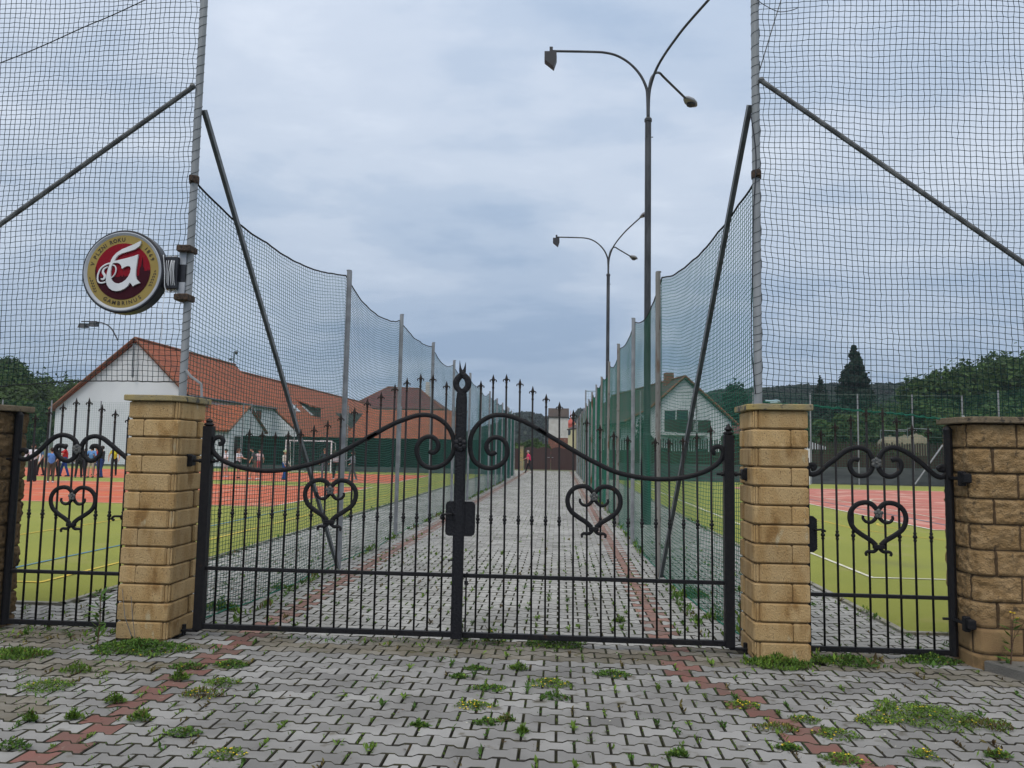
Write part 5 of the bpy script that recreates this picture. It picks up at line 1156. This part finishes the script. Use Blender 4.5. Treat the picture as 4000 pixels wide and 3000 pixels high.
o = thing('block_wall', 'low grey block wall along the far end of the right pitch', 'wall', (14, 48.6, 0)); b = MB(); b.box(1.6, 30, 48.5, 48.75, 0, 1.02, 0, .02); b.build('face', m_cwall, o)
b = MB(); b.box(24.3, 24.5, 26, 48.5, 0, .9, 0, .02); b.build('face', m_cwall, o)
o = thing('board_fence', 'brown board fence above the grey block wall', 'fence', (14, 49, 0))
b = MB(); b.box(1.6, 30, 48.82, 48.86, .95, 1.8); b.build('board_panel', m_bwood, o)
b = MB()
for i in range(190):
    xx = 1.7+i*.15; b.box(xx, xx+.085, 48.88, 48.91, 1.8, 2.5+.03*math.sin(i*1.7)+.06*(i % 2))
b.build('paling', m_dwood, o)
o = thing('white_paling', 'short white paling glimpsed right of the right pillar', 'fence', (px2x(3180, 52), 52, 0)); b = MB()
for i in range(9): xx = px2x(3140, 52)+i*.17; b.box(xx, xx+.09, 52, 52.04, 2.1, zz(3165, 1725+i*3, 52)+.1)
b.build('paling', m_white, o)
for px, rr, zt_, lab in ((3478, 46, 1700, 'left domed beige tank behind the far board fence'), (3535, 36, 1697, 'middle low beige tank behind the far board fence'), (3580, 42, 1692, 'right tallest domed beige tank behind the far board fence')):
    y = 62; xx = px2x(px, y); r2 = rr*y/F; top = zz(px, zt_, y); o = thing('domed_tank', lab, 'tank', (xx, y, 0), 'beige tanks behind the fence')
    b = MB(); b.lathe([(r2, 0), (r2, top-.9), (r2*1.04, top-.85), (r2*1.04, top-.75), (r2*.85, top-.4), (r2*.45, top-.15), (r2*.12, top-.1), (r2*.1, top)], (xx, y, 0), 18); b.build('shell', m_tank, o)
    b = MB(); b.tube([(xx-r2, y-r2*.6, top-.5), (xx-r2, y-r2*.6, top+.35), (xx+r2, y-r2*.6, top+.3)], .03, 5); b.build('guard_rail', m_galv, o)
o = thing('floodlight', 'curved bracket with two floodlights on the gable peak', 'floodlight', (RX, 59.5, 9.6))
q = [onY(460, 1330, 59.4), onY(452, 1312, 59.4), onY(432, 1280, 59.4), onY(405, 1263, 59.4), onY(375, 1257, 59.4)]
b = MB(); b.tube(smoothpath(q, 5), .05, 6); b.tube([onY(318, 1256, 59.4), onY(378, 1256, 59.4)], .05, 6); b.build('bracket', m_lampdark, o)
for c in ((324, 1273), (364, 1268)):
    p = onY(*c, 59.3); b = MB(); v = [(p[0]-.30, p[1]-.25, p[2]-.18), (p[0]+.30, p[1]-.25, p[2]-.18), (p[0]+.26, p[1]-.12, p[2]+.2), (p[0]-.26, p[1]-.12, p[2]+.2)]; v += [(a, 59.6, z+.05) for a, _, z in v]
    b.add(v, [(0, 1, 2, 3), (7, 6, 5, 4), (0, 4, 5, 1), (1, 5, 6, 2), (2, 6, 7, 3), (3, 7, 4, 0)]); b.build('lamp_head', m_lampdark, o)
o = thing('roof_antenna', 'small mast with lamp and dish at the step of the hall roof', 'antenna', (RX, 79.5, 9.3))
b = MB(); p0 = onY(912, 1466, 79.5); p1 = onY(914, 1375, 79.5); b.tube([p0, p1], .05, 6); b.tube([p1, onY(924, 1373, 79.5)], .05, 5); b.tube([onY(900, 1402, 79.5), onY(914, 1402, 79.5)], .05, 5); b.ball(onY(924, 1378, 79.5), .18, 6); b.ball(onY(900, 1404, 79.5), .15, 6); b.ball(onY(920, 1440, 79.4), .32, 8, 0, (1, .3, 1)); b.build('mast_rod', m_lampdark, o)

# ------------------------------------------------------------------ people: one continuous voxel-grown body each
m_skin = mat('skin', (0.50, 0.28, 0.19), 0.6)
CM = {}
def cloth(c):
    if c not in CM: CM[c] = mat('cloth', c, 0.9)
    return CM[c]
def person(px, py, ptop, label, shirt, pants, hair=(.03, .02, .015), shoes=(.5, .5, .5), face=180, sleeve='short', leg='long', longhair=False, cap=None, step=.10, arms=(12, 12), bend=(15, 15), lean=0.0, bag=None, wide=1.0):
    """px, py = foot point, ptop = head top in the photo; face = heading in degrees (180 looks at the camera)"""
    x, y, _ = gnd(px, py); Hh = onY(px, ptop, y)[2]; k = Hh/1.72
    o = thing('person', label, 'person', (x, y, 0), 'people on the courts and the drive')
    ca, sa = math.cos(R(face)), math.sin(R(face))
    prim = []
    def J(p): return np.array(p, float)
    def cap_(a, b_, ra, rb, m): prim.append((J(a), J(b_), ra, rb, m))
    # local: +y forward, x right, metres for a 1.72 m figure; materials 0 skin 1 shirt 2 pants 3 shoes 4 dark(eyes)
    L = lambda p: (p[0], p[1]+lean*max(p[2]-.95, 0), p[2])
    hip = .93
    for s in (-1, 1):
        st = step*s; hx = .09*s
        knee = (hx*1.05, st*.5+.03, .50); ank = (hx*1.1, st, .08)
        lm = 2
        cap_((hx, 0, hip-.02), knee, .092*wide, .066*(1.25 if leg == 'wide' else 1), 2)
        cap_(knee, ank, .062*(1.3 if leg == 'wide' else (1.1 if leg == 'long' else .9)), .045*(1.9 if leg == 'wide' else (1.25 if leg == 'long' else .9)), 2 if leg in ('long', 'wide') else 0)
        cap_((hx*1.1, st-.04, .045), (hx*1.2, st+.14, .035), .045, .04, 3)
        sh = L((.175*s*wide, 0, 1.40)); a = R(arms[0 if s < 0 else 1]); bb = R(bend[0 if s < 0 else 1])
        el = (sh[0]+s*.10, sh[1]+.29*math.sin(a), sh[2]-.27*math.cos(a)); wr = (el[0]-s*.01, el[1]+.25*math.sin(a+bb), el[2]-.25*math.cos(a+bb))
        cap_(sh, el, .056, .042, 1); cap_(el, wr, .040, .028, 1 if sleeve == 'long' else 0)
        d = J(wr)-J(el); d /= np.linalg.norm(d); pm_ = J(wr)+d*.06; cap_(wr, pm_, .026, .032, 0)
        for fi, (off, ln) in enumerate(((-.024, .075), (-.008, .085), (.008, .08), (.024, .062))):
            f0 = pm_+J((0, off, 0))*1.0+d*.02; cap_(f0, f0+d*ln*.8+J((-s*.012, .0, 0)), .012, .009, 0)
        cap_(J(wr)+d*.02+J((0, .02, 0)), J(wr)+d*.065+J((-s*.01, .05, 0)), .013, .010, 0)
    if leg == 'skirt': cap_((0, 0, .90), (0, 0, .60), .15, .19, 2)
    cap_((-.06, 0, .96), (.06, 0, .96), .115*wide, .115*wide, 2)
    cap_(L((0, 0, 1.02)), L((0, .01, 1.22)), .135*wide, .145*wide, 1)
    cap_(L((-.09, 0, 1.33)), L((.09, 0, 1.33)), .105*wide, .105*wide, 1); cap_(L((-.13, 0, 1.41)), L((.13, 0, 1.41)), .05, .05, 1)
    cap_(L((0, 0, 1.42)), L((0, .01, 1.53)), .052, .048, 0)
    hc = J(L((0, .02, 1.615))); cap_(hc+J((0, -.01, .025)), hc+J((0, .02, -.045)), .088, .066, 0)
    cap_(hc+J((0, .085, -.005)), hc+J((0, .10, -.028)), .012, .015, 0)
    for s in (-1, 1):
        cap_(hc+J((.083*s, -.005, 0)), hc+J((.086*s, -.01, -.03)), .016, .012, 0); cap_(hc+J((.033*s, .078, .012)), hc+J((.036*s, .078, .012)), .012, .012, 4)
    cap_(hc+J((-.02, .073, -.055)), hc+J((.02, .073, -.055)), .008, .008, 0)
    mb = MB()
    def seg(mb, a, b_, ra, rb):
        n = 8; d = Vector(b_-a); ln = d.length; d = d.normalized() if ln > 1e-6 else Vector((0, 0, 1)); prof = [(.05*ra, -.98*ra), (.6*ra, -.8*ra), (.92*ra, -.4*ra), (ra, 0), (rb, ln), (.92*rb, ln+.4*rb), (.6*rb, ln+.8*rb), (.05*rb, ln+.98*rb)]
        q = d.to_track_quat('Z', 'Y'); v = []
        for r_, h in prof:
            for t in range(n): w = 2*math.pi*t/n; v.append(tuple(Vector(a)+q @ Vector((r_*math.cos(w), r_*math.sin(w), h))))
        f = [(i*n+t, i*n+(t+1) % n, (i+1)*n+(t+1) % n, (i+1)*n+t) for i in range(7) for t in range(n)]+[tuple(range(n))[::-1], tuple(range(7*n, 8*n))]
        mb.add(v, f)
    for a, b_, ra, rb, m in prim: seg(mb, a, b_, ra, rb)
    tmp = mb.build('tmp', m_skin); md = tmp.modifiers.new('r', 'REMESH'); md.mode = 'VOXEL'; md.voxel_size = .015; md.use_smooth_shade = True
    sm = tmp.modifiers.new('s', 'SMOOTH'); sm.iterations = 2; sm.factor = .4
    dg = bpy.context.evaluated_depsgraph_get(); dg.update(); me = bpy.data.meshes.new_from_object(tmp.evaluated_get(dg)); bpy.data.objects.remove(tmp)
    nf = len(me.polygons); cen = np.zeros(nf*3, np.float32); me.polygons.foreach_get('center', cen); cen = cen.reshape(-1, 3)
    best = np.full(nf, 9.0); mi = np.zeros(nf, np.int32)
    for a, b_, ra, rb, m in prim:
        ab = b_-a; t = np.clip(((cen-a)@ab)/max(ab@ab, 1e-9), 0, 1); dd = np.linalg.norm(cen-(a+t[:, None]*ab), axis=1)-(ra+(rb-ra)*t)
        u = dd < best; best[u] = dd[u]; mi[u] = m
    if leg == 'short' or leg == 'skirt': mi[(mi == 2) & (cen[:, 2] < (.58 if leg == 'short' else .55))] = 0
    if sleeve == 'short': mi[(mi == 1) & (np.abs(cen[:, 0]) > .19*wide) & (cen[:, 2] < 1.24)] = 0
    me.materials.clear()
    for m in (m_skin, cloth(shirt), cloth(pants), cloth(shoes), m_blk): me.materials.append(m)
    me.polygons.foreach_set('material_index', mi); me.polygons.foreach_set('use_smooth', [True]*nf)
    def place(me_):
        vv = np.zeros(len(me_.vertices)*3, np.float32); me_.vertices.foreach_get('co', vv); vv = vv.reshape(-1, 3)*k
        w = np.stack([vv[:, 0]*ca-vv[:, 1]*sa*1.0, vv[:, 0]*sa+vv[:, 1]*ca, vv[:, 2]], 1); me_.vertices.foreach_set('co', w.astype(np.float32).ravel()); me_.update()
    place(me); body = bpy.data.objects.new('body', me); C.objects.link(body); body.parent = o
    hb = MB(); seg(hb, hc+J((0, -.025, .03)), hc+J((0, .0, .04)), .098, .092)
    if longhair: seg(hb, hc+J((0, -.06, .02)), hc+J((0, -.085, -.26)), .088, .075)
    else: seg(hb, hc+J((0, -.05, .0)), hc+J((0, -.045, -.03)), .075, .06)
    hb.v = [tuple(p) for p in hb.v]; ho = hb.build('hair', cloth(hair)); place(ho.data); ho.parent = o
    if cap:
        cb_ = MB(); seg(cb_, hc+J((0, -.01, .05)), hc+J((0, .01, .055)), .104, .100); seg(cb_, hc+J((-.04, .12, .035)), hc+J((.04, .12, .035)), .03, .03); c_ = cb_.build('cap', cloth(cap)); place(c_.data); c_.parent = o
    if bag:
        bb_ = MB(); bb_.box(-.15, .15, -.30, -.14, 1.0, 1.42, 0, .04); c_ = bb_.build('backpack', cloth(bag)); place(c_.data); c_.parent = o
    return o
DK, WH, GY_ = (.012, .012, .015), (.62, .62, .66), (.10, .105, .12)
BR, BL = (.05, .025, .015), (.02, .06, .22)
person(123, 1881, 1733, 'person in loose white shirt and wide black trousers, long dark hair', WH, DK, shoes=DK, face=200, sleeve='long', leg='wide', longhair=True, step=.06, wide=1.15)
person(157, 1857, 1745, 'person in grey blue shirt and black trousers behind the white shirt', (.07, .13, .22), DK, shoes=DK, face=150, step=.14)
person(213, 1861, 1738, 'dark haired person in black half hidden behind the child in bright blue', DK, DK, shoes=DK, face=170)
person(196, 1886, 1749, 'child in bright blue t-shirt, olive trousers and white shoes', (.09, .22, .52), (.075, .075, .05), shoes=(.7, .7, .7), face=30, step=.05, wide=1.1)
person(250, 1861, 1735, 'person in red t-shirt and blue trousers among the group', (.48, .02, .025), (.015, .05, .24), shoes=DK, face=120, step=.2, arms=(30, 60), bend=(60, 70))
person(305, 1866, 1741, 'person all in black bending in the middle of the group', DK, DK, shoes=GY_, face=20, step=.18, sleeve='long', lean=.2, wide=1.15)
person(330, 1858, 1752, 'person in black sweater and dark trousers just left of the blue hooded jacket', (.02, .02, .03), (.02, .02, .03), shoes=DK, face=60, sleeve='long', step=.12)
person(353, 1866, 1741, 'long haired person in blue and white hooded jacket and beige shorts', (.12, .26, .52), (.42, .36, .30), hair=BR, shoes=DK, face=190, sleeve='long', leg='short', longhair=True, arms=(25, 25), bend=(80, 70), step=.05)
person(373, 1856, 1746, 'person in red top and blue trousers behind the blue hooded jacket', (.45, .03, .03), (.02, .05, .20), hair=BR, shoes=DK, face=180)
person(394, 1866, 1742, 'person in black jacket and blue trousers at the right end of the group', (.02, .022, .028), (.02, .045, .18), shoes=DK, face=90, sleeve='long', step=.1)
person(443, 1858, 1741, 'person in yellow shirt and black trousers standing apart', (.55, .50, .03), DK, shoes=DK, face=200, step=.08)
person(879, 1864, 1754, 'dark haired person in white t-shirt and pale shorts seen through the net', (.62, .60, .64), (.45, .42, .4), shoes=WH, face=150, leg='short', step=.08, arms=(20, 30), bend=(60, 60))
person(928, 1868, 1753, 'long brown haired person in white t-shirt and black shorts', WH, DK, hair=(.14, .06, .035), shoes=DK, face=250, leg='short', longhair=True, arms=(25, 40), bend=(60, 60))
person(993, 1873, 1748, 'person in dark grey printed t-shirt leaning forward, pale trainers', (.07, .075, .085), (.12, .09, .07), hair=DK, shoes=(.6, .6, .6), face=110, step=.22, lean=.25, leg='short')
person(1010, 1857, 1756, 'person in pale pink top behind the dark grey t-shirt', (.58, .45, .45), (.35, .08, .08), hair=BR, shoes=GY_, face=200, longhair=True)
person(1108, 1875, 1760, 'child in white top, blue trousers and light green cap', (.60, .58, .52), (.02, .08, .30), shoes=DK, face=260, cap=(.50, .62, .36), sleeve='long', step=.12)
person(1265, 1871, 1752, 'person in dark jacket and grey trousers right of the goal', (.03, .033, .045), (.13, .13, .16), hair=(.12, .06, .04), shoes=GY_, face=190, sleeve='long')
person(1303, 1872, 1758, 'person with white backpack and black trousers', (.05, .055, .07), DK, hair=(.06, .045, .03), shoes=WH, face=40, sleeve='long', step=.22, bag=(.5, .5, .55), longhair=True)
person(1377, 1876, 1762, 'person in grey hooded top and grey trousers nearest the net', (.22, .24, .28), (.10, .11, .12), hair=BR, shoes=(.4, .4, .4), face=120, sleeve='long', step=.2, arms=(10, 40), bend=(40, 40), longhair=True)
person(2066, 1848, 1760, 'grey haired person in pink red polo shirt and black trousers walking on the drive', (.62, .025, .11), DK, hair=(.30, .28, .26), shoes=(.25, .2, .18), face=75, step=.30, arms=(-15, 35), bend=(20, 30), lean=.12, wide=1.15)

# ------------------------------------------------------------------ trees
def crown(lobes, n, size, seed, up=.5, pw=.67):
    r = np.random.default_rng(seed); w = np.array([a[3]*a[4]*a[5] for a in lobes])**pw; pick = r.choice(len(lobes), n, p=w/w.sum()); Lb = np.array([a[:6] for a in lobes])[pick]
    d = r.normal(size=(n, 3)); d /= np.linalg.norm(d, axis=1)[:, None]; rad = r.uniform(.35, 1.0, n)**.5*(1+.10*r.normal(size=n))
    c = Lb[:, :3]+d*Lb[:, 3:6]*rad[:, None]
    sz = size*r.uniform(.55, 1.4, n); nrm = d+r.normal(size=(n, 3))*.7+np.array([0, 0, up]); nrm /= np.linalg.norm(nrm, axis=1)[:, None]
    t = np.cross(nrm, r.normal(size=(n, 3))); t /= np.linalg.norm(t, axis=1)[:, None]; s = np.cross(nrm, t)
    V = np.stack([c-t*sz[:, None]*.6, c+s*sz[:, None]*.4, c+t*sz[:, None]*.6, c-s*sz[:, None]*.4], 1)
    return V.reshape(-1, 3)
def tree(name, label, x, y, h, rad, n, size, m, seed, grp=None, lobes=None, trunk=.25, base=0.0, cat='tree', pw=.67):
    o = thing(name, label, cat, (x, y, 0), grp); rr = random.Random(seed)
    if lobes is None:
        lobes = [(x, y, h*.60, rad*.62, rad*.62, h*.34)]
        for i in range(11):
            a = rr.uniform(0, 6.28); q = rr.uniform(.4, .85); z = h*rr.uniform(.30, .88); kx = 1-abs(z/h-.55)*.9
            s = rad*rr.uniform(.26, .46); lobes.append((x+math.cos(a)*rad*q*kx, y+math.sin(a)*rad*q*kx, z, s, s, s*rr.uniform(.6, .9)))
    npmesh('crown', crown(lobes, n, size, seed, .5, pw), quads_of(n), m, None, o)
    b = MB(); b.tube([(x, y, -.1), (x+rr.uniform(-.1, .1), y, h*.3), (x+rr.uniform(-.3, .3), y, h*.62), (x, y, h*.86)], [trunk, trunk*.8, trunk*.5, trunk*.12], 7)
    for i in range(5):
        L = lobes[rr.randrange(len(lobes))]; z = h*rr.uniform(.25, .5); b.tube([(x, y, z), ((x+L[0])/2, (y+L[1])/2, (z+L[2])/2+.2), (L[0], L[1], L[2])], [trunk*.4, trunk*.25, trunk*.08], 5)
    b.build('trunk', m_bark, o)
    return o
def conifer(name, label, x, y, h, rad, n, size, seed, m=None, shape=1.0, grp=None, steps=16, r0=.12):
    lobes = []; rr = random.Random(seed)
    for i in range(steps):
        t = i/(steps-1); r_ = rad*((1-t)**shape)+r0
        for k in range(8 if t < .85 else 5):
            a = rr.uniform(0, 6.28); lobes.append((x+math.cos(a)*r_*.58, y+math.sin(a)*r_*.58, h*(.05+.93*t), r_*.48*rr.uniform(.8, 1.15), r_*.48, h/steps*.8*rr.uniform(.7, 1.3)))
    return tree(name, label, x, y, h, rad, n, size, m or m_leafc, seed, grp, lobes, trunk=.22, pw=.42)
def at(px, ptop, y): q = onY(px, ptop, y); return q[0], q[2]
G1 = 'trees left of the white gable'
for i, (px, pt, y, rad, n, lab, mm) in enumerate(((-60, 1400, 70, 4.2, 5200, 'leafy dark tree at the left picture edge', m_leafd), (62, 1392, 76, 3.6, 6000, 'tall open crowned tree left of the white gable', m_leafd), (165, 1432, 86, 3.6, 5200, 'rounded tree touching the gable roof edge', m_leafd), (258, 1446, 98, 3.8, 4600, 'farther tree just above the left roof slope', m_leafd), (20, 1500, 66, 3.0, 3600, 'lower light green tree behind the left wall', m_leafl), (130, 1545, 66, 2.6, 3000, 'low bushy tree beside the white gable wall', m_leafl))):
    x, h = at(px, pt, y); tree('leafy_tree', lab, x, y, h, rad, n, .34, mm, 20+i, G1)
x, h = at(3334, 1361, 92); conifer('giant_conifer', 'tall dark pointed conifer rising over the right fence', x, 92, h, 4.6, 24000, .38, 51, None, 1.0, None, 20, .42)
x, h = at(3203, 1470, 100); conifer('spruce', 'slim spruce between the right mast and the tall conifer', x, 100, h, 3.6, 7000, .34, 52, None, .9)
x, h = at(2872, 1484, 105); conifer('rounded_conifer', 'dark conifer with rounded top just left of the right mast', x, 105, h, 3.2, 8000, .34, 53, None, .42)
for px, pt, y, lab, sd in ((2503, 1632, 62, 'narrow dark cypress left of the balcony house', 54), (2542, 1700, 63, 'shorter cypress right beside the near lamp post', 55)):
    x, h = at(px, pt, y); conifer('cypress', lab, x, y, h, .62, 2200, .18, sd, m_leafc, .45)
G2 = 'broad trees behind the right pitch'
for i, (px, pt, y, rad, n, lab, mm) in enumerate(((3640, 1440, 74, 4.0, 7000, 'left flank of the big trees, rounded crown over the far fence', m_leafd), (3770, 1380, 76, 4.4, 8000, 'high rounded crown in the middle of the right tree group', m_leafd), (3895, 1372, 80, 4.6, 8000, 'broad crown left of the right picture edge', m_leafd), (4020, 1335, 84, 5.2, 8000, 'tallest tree at the right picture edge', m_leafd), (4130, 1420, 70, 4.6, 6000, 'leafy tree outside the right border of the far fence', m_leafd),
    (3700, 1590, 66, 2.8, 5200, 'lower light green tree behind the beige tanks', m_leafl), (3620, 1560, 70, 3.0, 4200, 'dense green tree right of the tanks', m_leafd), (3850, 1560, 68, 3.4, 5200, 'lower green tree behind the brown wall', m_leafd), (3960, 1600, 64, 3.0, 4200, 'low green tree over the cap of the brown wall', m_leafl),
    (3230, 1640, 78, 2.6, 3600, 'dark bushy tree right behind the right pillar', m_leafd), (3320, 1600, 74, 2.6, 3800, 'bright green bush tree below the tall conifer', m_leafl), (3420, 1560, 88, 3.6, 4600, 'brownish green tree right of the tall conifer', m_leafd), (3480, 1545, 96, 4.0, 4200, 'tree behind the middle post of the far fence', m_leafd), (3110, 1600, 84, 3.0, 3800, 'dark tree between the spruce and the right mast', m_leafd), (2960, 1640, 80, 2.6, 3600, 'dark tree behind the right pillar and mast', m_leafd), (2880, 1690, 74, 1.6, 2200, 'small bright bush beside the balcony house', m_leafl))):
    x, h = at(px, pt, y); tree('leafy_tree', lab, x, y, h, rad, n, .34, mm, 70+i, G2)
for i, (px, pt, y, rad, lab) in enumerate(((2022, 1722, 84, 1.6, 'small dark tree above the narrow board door'), (2105, 1722, 88, 1.9, 'rounded small tree left of the plastered tower'))):
    x, h = at(px, pt, y); tree('garden_tree', lab, x, y, h, rad, 2200, .28, m_leafd, 100+i, 'small trees behind the brown gate')
for i in range(12):
    px = 3215+i*30+random.uniform(-8, 8); x, h = at(px, random.uniform(1720, 1752), 53); 
    tree('shrub', 'green shrub showing between the palings of the far fence', x, 53, h, random.uniform(.5, .8), 500, .16, m_leafl if i % 3 else m_leafd, 130+i, 'shrubs behind the paling fence', trunk=.04, cat='shrub')

# ------------------------------------------------------------------ wooded hills, air
def hill(name, ridge, y, depth, seed, n, size):
    """ridge = [(px, py)...] skyline; hill body plus a mass of small crowns on it"""
    P = [onY(px, py, y) for px, py in ridge]; xs_ = np.array([p[0] for p in P]); hs = np.array([p[2] for p in P])
    X, T = np.meshgrid(np.linspace(xs_[0], xs_[-1], 90), np.linspace(0, 1, 24)); top = np.interp(X, xs_, hs)-size*.6
    Z = top*np.sin(T*math.pi/2)**.8; Y = y-depth*(1-T); idx = np.arange(X.size).reshape(X.shape)
    struct(npmesh(name, np.stack([X, Y, Z], -1), np.stack([idx[:-1, :-1], idx[:-1, 1:], idx[1:, 1:], idx[1:, :-1]], -1).reshape(-1, 4), m_soilhill))
    r = np.random.default_rng(seed); t = r.random(n)**.6; x = r.uniform(xs_[0], xs_[-1], n); tp = np.interp(x, xs_, hs)-size*.6; z = tp*np.sin(t*math.pi/2)**.8; yy = y-depth*(1-t)
    V, Qn, mi = [], [], 0
    q = 40; lob = np.stack([x, yy, z], 1)
    d = r.normal(size=(n, q, 3)); d[..., 2] = np.abs(d[..., 2])*1.1; d /= np.linalg.norm(d, axis=2)[..., None]
    s = size*r.uniform(.6, 1.25, n)[:, None, None]; cc = lob[:, None]+d*s*np.array([.9, .9, 1.15])*r.uniform(.75, 1.05, (n, q, 1)); cc = cc.reshape(-1, 3)
    nm = (d+r.normal(size=d.shape)*.5).reshape(-1, 3); nm /= np.linalg.norm(nm, axis=1)[:, None]
    tt = np.cross(nm, r.normal(size=nm.shape)); tt /= np.linalg.norm(tt, axis=1)[:, None]; ss = np.cross(nm, tt); a = size*.34
    V = np.stack([cc-tt*a, cc+ss*a*.8, cc+tt*a, cc-ss*a*.8], 1).reshape(-1, 3)
    tag(npmesh('forest', V, quads_of(len(cc)), m_forest), 'wooded hillside far beyond the pitches', 'forest', kind='stuff')
hill('hill', [(1700, 1730), (1850, 1700), (1960, 1665), (2025, 1628), (2060, 1622), (2110, 1632), (2150, 1650), (2230, 1655), (2260, 1612), (2400, 1600), (2600, 1590)], 420, 120, 1, 2200, 2.3)
hill('hill', [(2400, 1600), (2700, 1575), (2780, 1540), (2870, 1535), (3000, 1530), (3080, 1520), (3140, 1526), (3200, 1516), (3260, 1512), (3330, 1520), (3410, 1517), (3490, 1512), (3560, 1500), (3800, 1480), (4300, 1480)], 320, 110, 2, 3200, 1.8)
hill('hill', [(-900, 1560), (-300, 1530), (100, 1560), (400, 1590), (1000, 1650), (1400, 1680), (1800, 1725)], 360, 110, 3, 1800, 2.4)

b = MB(); b.box(-660, 660, -36, 580, -1.2, 75)
hz = tag(b.build('haze', bpy.data.materials.new('haze')), 'thin damp haze over the whole valley', 'haze', kind='stuff')
hm = hz.data.materials[0]; hm.use_nodes = True; hn = hm.node_tree.nodes; hn.remove(hn['Principled BSDF'])
pv_ = hn.new('ShaderNodeVolumePrincipled'); pv_.inputs['Color'].default_value = (.80, .88, .97, 1); pv_.inputs['Density'].default_value = .0004; pv_.inputs['Anisotropy'].default_value = .2
hm.node_tree.links.new(pv_.outputs[0], hn['Material Output'].inputs['Volume'])
